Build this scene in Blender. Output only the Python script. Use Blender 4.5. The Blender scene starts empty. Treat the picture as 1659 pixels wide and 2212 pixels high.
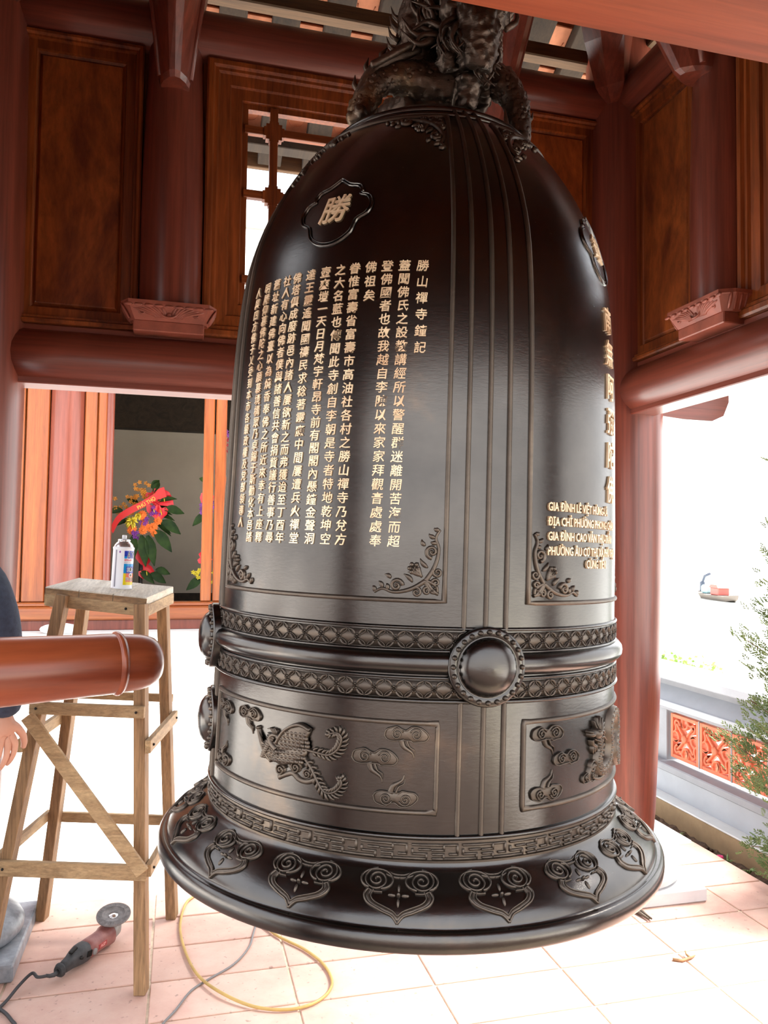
import bpy, bmesh, math, random
from math import sin, cos, pi, radians, sqrt, atan2
from mathutils import Vector, Matrix, noise as mnoise

random.seed(7)
SC = bpy.context.scene
COL = SC.collection

# ------------------------------------------------------------------ camera
A, PITCH, ROLL = radians(14.6), radians(2.57), radians(0.75)
F0 = Vector((sin(A), cos(A), 0)); R0 = Vector((cos(A), -sin(A), 0)); UP = Vector((0, 0, 1))
CAMPOS = Vector((-0.620, -1.903, 1.55))
fw = F0 * cos(PITCH) + UP * sin(PITCH)
u1 = UP * cos(PITCH) - F0 * sin(PITCH)
cr = R0 * cos(ROLL) + u1 * sin(ROLL)
cu = u1 * cos(ROLL) - R0 * sin(ROLL)
cd = bpy.data.cameras.new('camera')
cd.sensor_fit = 'VERTICAL'; cd.sensor_height = 36.0; cd.lens = 1690.0 / 2212.0 * 36.0
cd.clip_start = 0.02; cd.clip_end = 3000
cam = bpy.data.objects.new('camera', cd); COL.objects.link(cam)
cam.matrix_world = Matrix(((cr.x, cu.x, -fw.x, CAMPOS.x), (cr.y, cu.y, -fw.y, CAMPOS.y), (cr.z, cu.z, -fw.z, CAMPOS.z), (0, 0, 0, 1)))
SC.camera = cam

# ------------------------------------------------------------------ world, sun, exposure
W = bpy.data.worlds.new('overcast_sky'); SC.world = W; W.use_nodes = True
nt = W.node_tree; nt.nodes.clear()
wo = nt.nodes.new('ShaderNodeOutputWorld'); bg = nt.nodes.new('ShaderNodeBackground')
tc = nt.nodes.new('ShaderNodeTexCoord'); sx = nt.nodes.new('ShaderNodeSeparateXYZ'); rp = nt.nodes.new('ShaderNodeValToRGB')
nt.links.new(tc.outputs['Generated'], sx.inputs[0]); nt.links.new(sx.outputs['Z'], rp.inputs[0])
rp.color_ramp.elements[0].position = 0.0; rp.color_ramp.elements[0].color = (1.0, 0.99, 0.97, 1)
rp.color_ramp.elements[1].position = 0.7; rp.color_ramp.elements[1].color = (0.80, 0.88, 1.0, 1)
nt.links.new(rp.outputs[0], bg.inputs[0]); bg.inputs[1].default_value = 2.1
nt.links.new(bg.outputs[0], wo.inputs[0])

sd = bpy.data.lights.new('hazy_sun', 'SUN'); sd.energy = 16.0; sd.angle = radians(34); sd.color = (1.0, 0.96, 0.90)
so = bpy.data.objects.new('hazy_sun', sd); COL.objects.link(so)
SUNDIR = Vector((0.50, 0.04, 0.86)).normalized()          # towards the sun: right of the pavilion
so.rotation_euler = SUNDIR.to_track_quat('Z', 'Y').to_euler(); so.location = (6, -2, 8)

SC.view_settings.view_transform = 'Standard'; SC.view_settings.look = 'None'
SC.view_settings.gamma = 1.0; SC.view_settings.use_curve_mapping = False
SC.view_settings.exposure = 0.75
SC.cycles.max_bounces = 10; SC.cycles.diffuse_bounces = 6; SC.cycles.glossy_bounces = 4
SC.cycles.caustics_reflective = False; SC.cycles.caustics_refractive = False
SC.cycles.sample_clamp_indirect = 6.0
try:
    SC.cycles.use_denoising = True
except Exception:
    pass

# ------------------------------------------------------------------ helpers
def tag(o, label=None, cat=None, group=None, kind=None):
    if label: o['label'] = label
    if cat: o['category'] = cat
    if group: o['group'] = group
    if kind: o['kind'] = kind
    return o

def empty(name, loc=(0, 0, 0), rz=0.0, parent=None):
    o = bpy.data.objects.new(name, None); COL.objects.link(o); o.empty_display_size = 0.05
    o.location = loc; o.rotation_euler = (0, 0, rz)
    if parent: o.parent = parent
    return o

def thing(name, label, cat, loc=(0, 0, 0), rz=0.0, group=None, kind=None):
    return tag(empty(name, loc, rz), label, cat, group, kind)

def copy_tree(o, parent=None):
    c = o.copy(); COL.objects.link(c)
    if parent: c.parent = parent
    for ch in list(o.children): copy_tree(ch, c)
    return c

class MB:
    """collects geometry for ONE mesh object"""
    def __init__(s): s.v = []; s.f = []; s.sm = []
    def add(s, vs, fs, smooth=False):
        b = len(s.v); s.v += [tuple(p) for p in vs]
        s.f += [tuple(i + b for i in q) for q in fs]; s.sm += [smooth] * len(fs)
    def box(s, c, d, M=None, ch=0.0):
        hx, hy, hz = d[0] / 2, d[1] / 2, d[2] / 2
        c = Vector(c)
        ch = min(ch, hx * .9, hy * .9, hz * .9)
        if ch <= 0:
            vs = [Vector((x * hx, y * hy, z * hz)) for x in (-1, 1) for y in (-1, 1) for z in (-1, 1)]
            fs = [(0, 1, 3, 2), (4, 6, 7, 5), (0, 4, 5, 1), (2, 3, 7, 6), (0, 2, 6, 4), (1, 5, 7, 3)]
        else:
            vs = []; idx = {}
            for x in (-1, 1):
                for y in (-1, 1):
                    for z in (-1, 1):
                        for ax in range(3):
                            p = [x * (hx - ch), y * (hy - ch), z * (hz - ch)]
                            p[ax] = (x * hx, y * hy, z * hz)[ax]
                            idx[(x, y, z, ax)] = len(vs); vs.append(Vector(p))
            g = lambda x, y, z, a: idx[(x, y, z, a)]
            fs = []
            for q in (-1, 1):
                f = [g(q, -1, -1, 0), g(q, 1, -1, 0), g(q, 1, 1, 0), g(q, -1, 1, 0)]; fs.append(f if q > 0 else f[::-1])
                f = [g(-1, q, -1, 1), g(-1, q, 1, 1), g(1, q, 1, 1), g(1, q, -1, 1)]; fs.append(f if q > 0 else f[::-1])
                f = [g(-1, -1, q, 2), g(1, -1, q, 2), g(1, 1, q, 2), g(-1, 1, q, 2)]; fs.append(f if q > 0 else f[::-1])
            for a in (-1, 1):
                for b in (-1, 1):
                    fs.append([g(a, b, -1, 0), g(a, b, 1, 0), g(a, b, 1, 1), g(a, b, -1, 1)][::(-1 if a * b > 0 else 1)][::-1])
                    fs.append([g(a, -1, b, 0), g(a, 1, b, 0), g(a, 1, b, 2), g(a, -1, b, 2)][::(-1 if a * b > 0 else 1)])
                    fs.append([g(-1, a, b, 1), g(1, a, b, 1), g(1, a, b, 2), g(-1, a, b, 2)][::(-1 if a * b > 0 else 1)][::-1])
            for x in (-1, 1):
                for y in (-1, 1):
                    for z in (-1, 1):
                        f = [g(x, y, z, 0), g(x, y, z, 1), g(x, y, z, 2)]
                        fs.append(f if x * y * z > 0 else f[::-1])
        if M is not None: vs = [M @ p for p in vs]
        s.add([p + c for p in vs], fs)
        return s
    def bar(s, a, b, w, h, up=(0, 0, 1), ch=0.002):
        """box running from a to b, w across, h along 'up'"""
        a = Vector(a); b = Vector(b); d = b - a; L = d.length; d.normalize()
        up = Vector(up); sd_ = d.cross(up)
        if sd_.length < 1e-4: sd_ = d.cross(Vector((1, 0, 0)))
        sd_.normalize(); up = sd_.cross(d)
        M = Matrix((d, sd_, up)).transposed()
        return s.box((a + b) / 2, (L, w, h), M, ch)
    def tube(s, pts, rad, n=8, caps=True, smooth=True, flat=1.0):
        pts = [Vector(p) for p in pts]; m = len(pts)
        rs = rad if isinstance(rad, (list, tuple)) else [rad] * m
        t0 = (pts[1] - pts[0]).normalized()
        nrm = t0.cross(Vector((0, 0, 1)))
        if nrm.length < 1e-3: nrm = t0.cross(Vector((1, 0, 0)))
        nrm.normalize(); vs = []
        for i in range(m):
            t = (pts[min(i + 1, m - 1)] - pts[max(i - 1, 0)])
            t = t.normalized() if t.length > 1e-9 else t0
            nrm = (nrm - t * nrm.dot(t))
            nrm = nrm.normalized() if nrm.length > 1e-6 else t.orthogonal().normalized()
            bn = t.cross(nrm)
            for k in range(n):
                an = 2 * pi * k / n
                vs.append(pts[i] + (nrm * cos(an) + bn * sin(an) * flat) * rs[i])
        fs = [(i * n + k, i * n + (k + 1) % n, (i + 1) * n + (k + 1) % n, (i + 1) * n + k) for i in range(m - 1) for k in range(n)]
        s.add(vs, fs, smooth)
        if caps:
            b = len(s.v) - m * n
            s.f += [tuple(b + k for k in range(n - 1, -1, -1)), tuple(b + (m - 1) * n + k for k in range(n))]; s.sm += [False, False]
        return s
    def lathe(s, prof, n=48, c=(0, 0, 0), smooth=True, M=None, a0=0.0, a1=2 * pi):
        full = abs(a1 - a0 - 2 * pi) < 1e-6
        k = n if full else n + 1
        c = Vector(c); vs = []
        for r, z in prof:
            for i in range(k):
                an = a0 + (a1 - a0) * i / n
                p = Vector((r * cos(an), r * sin(an), z))
                if M is not None: p = M @ p
                vs.append(p + c)
        fs = []
        for j in range(len(prof) - 1):
            for i in range(n):
                i2 = (i + 1) % k
                fs.append((j * k + i, j * k + i2, (j + 1) * k + i2, (j + 1) * k + i))
        s.add(vs, fs, smooth)
        return s
    def prism(s, poly, d, M=None, c=(0, 0, 0), smooth=False):
        """2D polygon (x,z), extruded along y by +-d/2"""
        n = len(poly); c = Vector(c)
        vs = [Vector((p[0], -d / 2, p[1])) for p in poly] + [Vector((p[0], d / 2, p[1])) for p in poly]
        if M is not None: vs = [M @ p for p in vs]
        fs = [tuple(range(n)), tuple(range(2 * n - 1, n - 1, -1))] + [(i, i + n, (i + 1) % n + n, (i + 1) % n) for i in range(n)]
        s.add([p + c for p in vs], fs, smooth)
        return s
    def loft(s, secs, smooth=False, caps=True):
        n = len(secs[0]); vs = [p for q in secs for p in q]
        fs = [(i * n + k, i * n + (k + 1) % n, (i + 1) * n + (k + 1) % n, (i + 1) * n + k) for i in range(len(secs) - 1) for k in range(n)]
        s.add(vs, fs, smooth)
        if caps:
            b = len(s.v) - len(vs)
            s.f += [tuple(b + k for k in range(n - 1, -1, -1)), tuple(b + (len(secs) - 1) * n + k for k in range(n))]; s.sm += [False, False]
        return s
    def ball(s, c, r, n=10, m=6, M=None, top=False):
        r = r if isinstance(r, (tuple, list)) else (r, r, r)
        c = Vector(c); vs = []; lo = 0.0 if top else -pi / 2
        for j in range(m + 1):
            la = lo + (pi / 2 - lo) * j / m
            for i in range(n):
                an = 2 * pi * i / n
                p = Vector((r[0] * cos(la) * cos(an), r[1] * cos(la) * sin(an), r[2] * sin(la)))
                vs.append((M @ p if M is not None else p) + c)
        fs = [(j * n + i, j * n + (i + 1) % n, (j + 1) * n + (i + 1) % n, (j + 1) * n + i) for j in range(m) for i in range(n)]
        s.add(vs, fs, True)
        return s
    def ring(s, x0, x1, z0, z1, prof, y=0.0):
        """mitred frame in the xz plane; prof = [(inset, height towards -y)]"""
        vs = []
        for d, h in prof:
            vs += [(x0 + d, y - h, z0 + d), (x1 - d, y - h, z0 + d), (x1 - d, y - h, z1 - d), (x0 + d, y - h, z1 - d)]
        fs = [(j * 4 + k, j * 4 + (k + 1) % 4, (j + 1) * 4 + (k + 1) % 4, (j + 1) * 4 + k) for j in range(len(prof) - 1) for k in range(4)]
        s.add(vs, fs)
        return s
    def mesh(s, name):
        me = bpy.data.meshes.new(name); me.from_pydata(s.v, [], s.f)
        me.polygons.foreach_set('use_smooth', s.sm); me.update()
        return me
    def build(s, name, m, parent=None, loc=None, rot=None):
        return inst(name, s.mesh(name), m, parent, loc, rot)

def inst(name, me, m=None, parent=None, loc=None, rot=None):
    o = bpy.data.objects.new(name, me); COL.objects.link(o)
    if m is not None and not me.materials: me.materials.append(m)
    if parent: o.parent = parent
    if loc is not None: o.location = loc
    if rot is not None: o.rotation_euler = rot
    return o

def glyphs(text, size=1.0, extrude=0.0, offset=0.0, align='CENTER', res=2, sx=1.0, shear=0.0):
    """flat or extruded letter mesh from the built-in fonts: returns verts, faces"""
    c = bpy.data.curves.new('glyph', 'FONT'); c.body = text; c.size = size; c.extrude = extrude; c.offset = offset
    c.align_x = align; c.resolution_u = res; c.shear = shear
    o = bpy.data.objects.new('glyph', c); COL.objects.link(o)
    dg = bpy.context.evaluated_depsgraph_get()
    me = o.evaluated_get(dg).to_mesh()
    vs = [(v.co.x * sx, v.co.y, v.co.z) for v in me.vertices]; fs = [tuple(p.vertices) for p in me.polygons]
    o.evaluated_get(dg).to_mesh_clear()
    bpy.data.objects.remove(o); bpy.data.curves.remove(c)
    return vs, fs

# ------------------------------------------------------------------ materials
def newmat(name):
    m = bpy.data.materials.new(name); m.use_nodes = True
    return m, m.node_tree, m.node_tree.nodes['Principled BSDF']

def N(nt, t, **k):
    n = nt.nodes.new(t)
    for a, b in k.items():
        if a in n.inputs: n.inputs[a].default_value = b
        else: setattr(n, a, b)
    return n

def ramp(nt, src, stops):
    r = nt.nodes.new('ShaderNodeValToRGB'); e = r.color_ramp.elements
    while len(e) < len(stops): e.new(0.5)
    for q, (p, c) in zip(e, stops): q.position = p; q.color = (*c, 1)
    nt.links.new(src, r.inputs[0]); return r

def plain(name, col, rough=0.5, metal=0.0, var=0.0, scale=20.0, bump=0.0, spec=0.5, col2=None):
    m, t, b = newmat(name)
    b.inputs['Roughness'].default_value = rough; b.inputs['Metallic'].default_value = metal
    b.inputs['Specular IOR Level'].default_value = spec
    b.inputs['Base Color'].default_value = (*col, 1)
    if var or bump or col2:
        tcn = N(t, 'ShaderNodeTexCoord'); nz = N(t, 'ShaderNodeTexNoise', Scale=scale, Detail=5.0, Roughness=0.6)
        t.links.new(tcn.outputs['Object'], nz.inputs['Vector'])
        if var or col2:
            hi = col2 or tuple(min(1, c * (1 + var)) for c in col); lo = col if col2 else tuple(c * (1 - var) for c in col)
            r = ramp(t, nz.outputs[0], [(0.32, lo), (0.68, hi)]); t.links.new(r.outputs[0], b.inputs['Base Color'])
        if bump:
            bp = N(t, 'ShaderNodeBump', Strength=bump, Distance=0.01); t.links.new(nz.outputs[0], bp.inputs['Height']); t.links.new(bp.outputs[0], b.inputs['Normal'])
    return m

def wood(name, c1, c2, axis='z', rough=0.35, scale=5.0, coat=0.0, streak=0.55, bump=0.05, stretch=0.06, knots=2.2):
    """grain stretched along one axis"""
    m, t, b = newmat(name)
    b.inputs['Roughness'].default_value = rough
    if coat: b.inputs['Coat Weight'].default_value = coat; b.inputs['Coat Roughness'].default_value = 0.22
    tcn = N(t, 'ShaderNodeTexCoord'); mp = N(t, 'ShaderNodeMapping')
    sc = [1, 1, 1]; sc['xyz'.index(axis)] = stretch; mp.inputs['Scale'].default_value = sc
    t.links.new(tcn.outputs['Object'], mp.inputs['Vector'])
    n1 = N(t, 'ShaderNodeTexNoise', Scale=scale, Detail=5.0, Roughness=0.62, Distortion=knots)
    n2 = N(t, 'ShaderNodeTexNoise', Scale=scale * 16, Detail=4.0, Roughness=0.7, Distortion=0.3)
    t.links.new(mp.outputs[0], n1.inputs['Vector']); t.links.new(mp.outputs[0], n2.inputs['Vector'])
    mid = tuple((a + b_) / 2 for a, b_ in zip(c1, c2))
    r1 = ramp(t, n1.outputs[0], [(0.30, c1), (0.5, mid), (0.70, c2)])
    r2 = ramp(t, n2.outputs[0], [(0.30, (streak,) * 3), (0.62, (1, 1, 1))])
    mx = N(t, 'ShaderNodeMix', data_type='RGBA', blend_type='MULTIPLY'); mx.inputs[0].default_value = 1.0
    t.links.new(r1.outputs[0], mx.inputs[6]); t.links.new(r2.outputs[0], mx.inputs[7]); t.links.new(mx.outputs[2], b.inputs['Base Color'])
    if bump:
        bp = N(t, 'ShaderNodeBump', Strength=bump, Distance=0.004); t.links.new(n2.outputs[0], bp.inputs['Height']); t.links.new(bp.outputs[0], b.inputs['Normal'])
    return m

M = {}
for ax in 'xyz':
    M['panel_' + ax] = wood('varnished_panel_wood_' + ax, (0.085, 0.017, 0.006), (0.36, 0.088, 0.018), ax, 0.40, 4.0, 0.05, 0.5)
    M['panel_' + ax].node_tree.nodes['Principled BSDF'].inputs['Specular IOR Level'].default_value = .3
    M['red_' + ax] = wood('red_lacquered_wood_' + ax, (0.115, 0.025, 0.016), (0.235, 0.055, 0.031), ax, 0.34, 3.2, 0.22, 0.58, 0.05, 0.03, 3.0)
    M['deal_' + ax] = wood('bare_scrap_wood_' + ax, (0.27, 0.16, 0.075), (0.55, 0.38, 0.20), ax, 0.75, 9.0, 0.0, 0.6, 0.15)
    M['deald_' + ax] = wood('dark_scrap_wood_' + ax, (0.20, 0.105, 0.045), (0.42, 0.25, 0.12), ax, 0.75, 9.0, 0.0, 0.5, 0.15)
M['figure'] = wood('figured_panel_board', (0.085, 0.017, 0.007), (0.42, 0.105, 0.022), 'z', 0.40, 2.6, 0.05, 0.62, 0.04, 0.30, 2.6)
M['figure'].node_tree.nodes['Principled BSDF'].inputs['Specular IOR Level'].default_value = .3
M['carve'] = plain('carved_red_wood', (0.26, 0.068, 0.040), 0.5, var=0.25, scale=14)
M['orange_z'] = wood('orange_varnished_plank', (0.22, 0.042, 0.008), (0.40, 0.115, 0.024), 'z', 0.30, 3.0, 0.3, 0.68)
M['orange_x'] = wood('orange_varnished_sill', (0.24, 0.046, 0.008), (0.40, 0.115, 0.024), 'x', 0.30, 3.0, 0.3, 0.68)
M['pillar_temple'] = wood('temple_pillar_wood', (0.17, 0.036, 0.022), (0.28, 0.072, 0.044), 'z', 0.30, 3.0, 0.3, 0.75)
M['roof_tile'] = plain('terracotta_roof_tile', (0.52, 0.20, 0.10), 0.8, var=0.2, scale=12)
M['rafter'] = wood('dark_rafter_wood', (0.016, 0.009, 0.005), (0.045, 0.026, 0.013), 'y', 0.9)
M['batten'] = wood('brown_batten_wood', (0.08, 0.038, 0.014), (0.15, 0.075, 0.028), 'x', 0.8)
M['nail'] = plain('dark_nail', (0.02, 0.018, 0.016), 0.5, 0.6)

M['seat'] = wood('skylit_seat_board', (0.50, 0.43, 0.33), (0.80, 0.74, 0.62), 'y', 0.75, 8.0, 0.0, 0.7, 0.12)  # seat wood lightened, skylight on its top put into the colour
M['can_white'] = plain('white_can_enamel', (0.80, 0.80, 0.84), 0.25)
M['can_metal'] = plain('tin_can_metal', (0.75, 0.75, 0.76), 0.22, 0.9)
M['can_blue'] = plain('dark_blue_print', (0.010, 0.03, 0.38), 0.3)
M['can_cyan'] = plain('light_blue_print', (0.0, 0.25, 0.62), 0.3)
M['can_yellow'] = plain('yellow_print', (0.80, 0.62, 0.01), 0.3)
M['can_orange'] = plain('orange_print', (0.78, 0.16, 0.02), 0.3)
M['can_red'] = plain('red_print', (0.62, 0.02, 0.06), 0.3)
M['can_black'] = plain('black_print', (0.01, 0.01, 0.012), 0.3)
M['can_grey'] = plain('grey_print', (0.22, 0.21, 0.26), 0.4)
M['can_purple'] = plain('purple_print', (0.22, 0.02, 0.32), 0.4)
M['grinder_black'] = plain('dusty_black_plastic', (0.035, 0.035, 0.036), 0.6, var=.5, scale=30, bump=.1)
M['grinder_red'] = plain('dusty_dark_red_plastic', (0.16, 0.040, 0.036), 0.5, scale=14, col2=(0.30, 0.13, 0.11), bump=.05)
M['grinder_grey'] = plain('grey_cap_plastic', (0.20, 0.19, 0.18), 0.6)
M['grinder_metal'] = plain('dusty_cast_aluminium', (0.30, 0.29, 0.27), 0.55, .4, var=.3, scale=30)
M['badge_red'] = plain('red_badge', (0.30, 0.03, 0.03), 0.5)
M['badge_pale'] = plain('pale_red_badge_print', (0.70, 0.35, 0.32), 0.5)
M['flap'] = plain('grey_abrasive_flap', (0.20, 0.185, 0.18), 0.9, var=.3, scale=60)
M['chrome'] = plain('bright_steel', (0.75, 0.75, 0.74), 0.25, 1.0)
M['iron'] = plain('dark_worn_iron', (0.10, 0.075, 0.055), 0.5, .6)
M['cord_black'] = plain('black_rubber_cord', (0.035, 0.033, 0.034), 0.6)
M['cord_grey'] = plain('grey_rubber_cable', (0.20, 0.19, 0.185), 0.7)
M['hose'] = plain('yellow_hose_plastic', (0.46, 0.30, 0.09), 0.5, var=.2, scale=10)
M['dust'] = plain('grey_dust', (0.36, 0.35, 0.35), 1.0, var=.3, scale=60)
M['rope'] = plain('hemp_rope', (0.35, 0.26, 0.15), 0.9, var=.3, scale=80)
M['skin'] = plain('skin', (0.55, 0.29, 0.20), 0.5, var=.08, scale=10)
M['hair'] = plain('black_hair', (0.012, 0.010, 0.010), 0.5)
M['navy'] = plain('navy_cloth', (0.030, 0.040, 0.068), 0.9, var=.2, scale=50, bump=.2)
M['trousers'] = plain('dark_trouser_cloth', (0.05, 0.05, 0.055), 0.9, var=.2, scale=50)
M['front_board'] = wood('bright_red_board', (0.19, 0.036, 0.014), (0.33, 0.082, 0.034), 'x', 0.5, 3.0, 0.0, 0.62, 0.03, 0.04)
M['front_board'].node_tree.nodes['Principled BSDF'].inputs['Specular IOR Level'].default_value = .2
M['paving'] = plain('pale_courtyard_paving', (0.74, 0.73, 0.70), 0.85, var=.08, scale=2)
M['paving2'] = plain('pale_stone_terrace', (0.70, 0.69, 0.66), 0.8, var=.08, scale=3)
M['added_dark_ground'] = plain('added_dark_ground_brown', (0.10, 0.066, 0.052), 0.9, var=.3, scale=6)  # dark brown chosen for what the bell reflects
M['bank'] = plain('sandy_bank', (0.70, 0.68, 0.52), 0.9, var=.1, scale=1.5)
M['soil'] = plain('brown_soil', (0.10, 0.058, 0.034), 0.95, var=.5, scale=40, bump=.6)
M['kerb'] = plain('tan_cement_render', (0.32, 0.22, 0.12), 0.9, var=.12, scale=12)
M['kerb_top'] = plain('pale_cement_top', (0.66, 0.66, 0.64), 0.8, var=.05, scale=12)
M['render'] = plain('blue_grey_render', (0.34, 0.365, 0.40), 0.7, var=.06, scale=5)
M['render2'] = plain('grey_render', (0.24, 0.25, 0.27), 0.75, var=.08, scale=7)
M['screen'] = plain('terracotta_screen', (0.56, 0.13, 0.055), 0.6, var=.15, scale=14)
M['bark'] = plain('juniper_bark', (0.16, 0.10, 0.065), 0.9, var=.3, scale=30)
M['juniper'] = plain('juniper_green', (0.075, 0.125, 0.040), 0.7, scale=9, col2=(0.19, 0.25, 0.085))
M['weed'] = plain('weed_green', (0.20, 0.30, 0.10), 0.7, var=.2)
M['pink'] = plain('pink_blossom', (0.75, 0.06, 0.22), 0.6)
M['creeper'] = plain('pale_leaf_green', (0.16, 0.26, 0.04), 0.6, var=.4, scale=5)
M['boat'] = plain('boat_hull', (0.16, 0.13, 0.11), 0.7); M['boat_red'] = plain('boat_red_paint', (0.45, 0.10, 0.08), 0.6)
M['boat_blue'] = plain('boat_tarpaulin', (0.30, 0.50, 0.55), 0.7); M['boat_dark'] = plain('boat_dark_steel', (0.05, 0.06, 0.09), 0.6)
M['plaster'] = plain('grey_plaster', (0.40, 0.34, 0.27), 0.9, var=.05, scale=2)
M['dark_floor'] = plain('dark_temple_floor', (0.05, 0.042, 0.038), 0.5)
M['old_tile'] = plain('pale_weathered_roof_tile', (0.62, 0.58, 0.52), 0.8, var=.12, scale=4)
M['sack'] = plain('white_cloth', (0.80, 0.80, 0.80), 0.9, var=.05)
M['lime'] = plain('lime_vase', (0.42, 0.55, 0.04), 0.5); M['leaf'] = plain('glossy_leaf', (0.010, 0.026, 0.007), 0.6, spec=.2, scale=6, col2=(0.035, 0.07, 0.014))
M['fl_orange'] = plain('orange_petals', (0.82, 0.17, 0.02), 0.6); M['fl_red'] = plain('red_petals', (0.65, 0.015, 0.025), 0.35)
M['fl_yellow'] = plain('yellow_petals', (0.75, 0.60, 0.05), 0.6); M['fl_amber'] = plain('amber_petals', (0.60, 0.24, 0.03), 0.6); M['fl_lemon'] = plain('lemon_petals', (0.75, 0.70, 0.25), 0.6)
M['fl_purple'] = plain('purple_petals', (0.22, 0.05, 0.30), 0.6); M['fl_wine'] = plain('wine_petals', (0.28, 0.01, 0.03), 0.6)
M['fl_ribbon'] = plain('red_ribbon', (0.62, 0.02, 0.02), 0.35); M['fl_gold'] = plain('gold_ribbon_print', (0.80, 0.50, 0.06), 0.4)
def mat_water():
    m, t, b = newmat('pale_lake_water'); b.inputs['Base Color'].default_value = (0.62, 0.63, 0.58, 1); b.inputs['Roughness'].default_value = .12
    tcn = N(t, 'ShaderNodeTexCoord'); nz = N(t, 'ShaderNodeTexNoise', Scale=.8, Detail=4.0); bp = N(t, 'ShaderNodeBump', Strength=.15, Distance=.2)
    t.links.new(tcn.outputs['Object'], nz.inputs['Vector']); t.links.new(nz.outputs[0], bp.inputs['Height']); t.links.new(bp.outputs[0], b.inputs['Normal']); return m
M['water'] = mat_water()

# ================================================================== THE PAVILION
XW, YB, YF = 1.417, 1.42, -1.19          # column lines: left/right x, back y, front y

# ---- floor: mortar bed + rectangular terracotta tiles
def mat_floor(name):
    m, t, b = newmat(name)
    b.inputs['Roughness'].default_value = 0.62
    tcn = N(t, 'ShaderNodeTexCoord'); oi = N(t, 'ShaderNodeObjectInfo')
    geo = N(t, 'ShaderNodeNewGeometry')
    n1 = N(t, 'ShaderNodeTexNoise', Scale=3.2, Detail=6.0, Roughness=0.65); n2 = N(t, 'ShaderNodeTexNoise', Scale=45.0, Detail=4.0)
    for n in (n1, n2): t.links.new(geo.outputs['Position'], n.inputs['Vector'])
    r1 = ramp(t, n1.outputs[0], [(0.28, (0.52, 0.295, 0.235)), (0.5, (0.62, 0.395, 0.315)), (0.72, (0.70, 0.49, 0.40))])
    r2 = ramp(t, n2.outputs[0], [(0.27, (0.55, 0.55, 0.55)), (0.36, (1, 1, 1))])
    mx = N(t, 'ShaderNodeMix', data_type='RGBA', blend_type='MULTIPLY'); mx.inputs[0].default_value = 1.0
    t.links.new(r1.outputs[0], mx.inputs[6]); t.links.new(r2.outputs[0], mx.inputs[7])
    hs = N(t, 'ShaderNodeHueSaturation'); mr = N(t, 'ShaderNodeMapRange'); mr.inputs[3].default_value = 0.90; mr.inputs[4].default_value = 1.08
    t.links.new(oi.outputs['Random'], mr.inputs[0]); t.links.new(mr.outputs[0], hs.inputs['Value'])
    t.links.new(mx.outputs[2], hs.inputs['Color']); t.links.new(hs.outputs[0], b.inputs['Base Color'])
    return m
M['tile'] = mat_floor('worn_terracotta_floor_tile')
M['grout'] = plain('cream_tile_grout', (0.62, 0.50, 0.37), 0.9, var=0.2, scale=30)
tag(MB().box((-0.11, 2.21, -0.075), (4.38, .80, 0.148), None, .004).build('pavement', M['paving']), kind='structure')
fl = tag(MB().box((-0.11, 0.105, -0.08), (4.38, 3.41, 0.149)).build('floor', M['grout']), kind='structure')
tile_me = {}
TW, TD, G = 0.490, 0.244, 0.009
y = 1.048 - TD * 8
row = 0
while y < 1.70:
    x = -0.686 - TW * 3
    while x < 2.07:
        x1 = min(x + TW, 2.078); d1 = min(y + TD, 1.80)
        w, d = x1 - x - G, d1 - y - G
        key = (round(w, 3), round(d, 3))
        if key not in tile_me:
            tile_me[key] = MB().box((0, 0, 0), (w, d, 0.012), None, 0.0025).mesh('floor_tile')
        inst('floor_tile', tile_me[key], M['tile'], fl, ((x + x1) / 2, (y + d1) / 2, -0.006 + random.uniform(-.0006, .0004)))
        x += TW
    y += TD

# ---- corner columns
def column(x, y, label, brk=None, stub=False, stone='stone'):
    t = thing('corner_column', label, 'column', (x, y, 0), 0, None, 'structure')
    prof = [(0.135, 0.16), (0.150, 0.35), (0.166, 0.7), (0.178, 1.1), (0.186, 1.6), (0.188, 2.2), (0.180, 3.0), (0.168, 3.9), (0.165, 4.1), (0.0, 4.1)]
    MB().lathe(prof, 40).build('shaft', M['red_z'], t)
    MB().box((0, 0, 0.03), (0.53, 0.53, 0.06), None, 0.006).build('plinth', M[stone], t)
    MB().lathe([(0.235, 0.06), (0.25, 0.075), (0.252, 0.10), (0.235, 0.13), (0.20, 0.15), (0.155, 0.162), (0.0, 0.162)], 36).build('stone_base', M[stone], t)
    if brk is not None:                      # carved arm pointing to the middle of the pavilion
        a = brk; Mz = Matrix.Rotation(a, 3, 'Z'); secs = []
        for q, z, w in ((0.10, 3.66, .04), (0.17, 3.71, .065), (0.27, 3.88, .09), (0.45, 4.22, .12)):
            secs.append([Mz @ Vector(p) for p in ((q - .12, -w, z + .10), (q + .05, -w, z), (q + .10, 0, z - .03), (q + .05, w, z), (q - .12, w, z + .10))])
        MB().loft(secs).build('corner_bracket', M['red_z'], t)
    if stub:                                 # tenon end of the beam, sticking out beyond the column
        MB().prism([(0.10, 2.26), (0.10, 2.20), (.30, 2.184), (.455, 2.183), (.52, 2.212), (.55, 2.28), (.55, 2.42), (.10, 2.42)], 0.13).build('beam_end', M['red_x'], t)
    return t
M['stone_sunlit'] = plain('sunlit_grey_stone', (0.60, 0.60, 0.60), 0.6, var=.08, scale=9)  # pale copy of the grey stone, sun glare put into the colour
M['stone'] = plain('dusty_grey_stone', (0.085, 0.095, 0.11), 0.35, var=0.0, scale=11, col2=(0.34, 0.355, 0.38), bump=0.2)
column(-XW, YB, 'red lacquered round column on a grey stone base behind the wooden stool', radians(-45))
column(XW, YB, 'red lacquered round column behind the right side of the bell', radians(-135), True, 'stone_sunlit')
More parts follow.
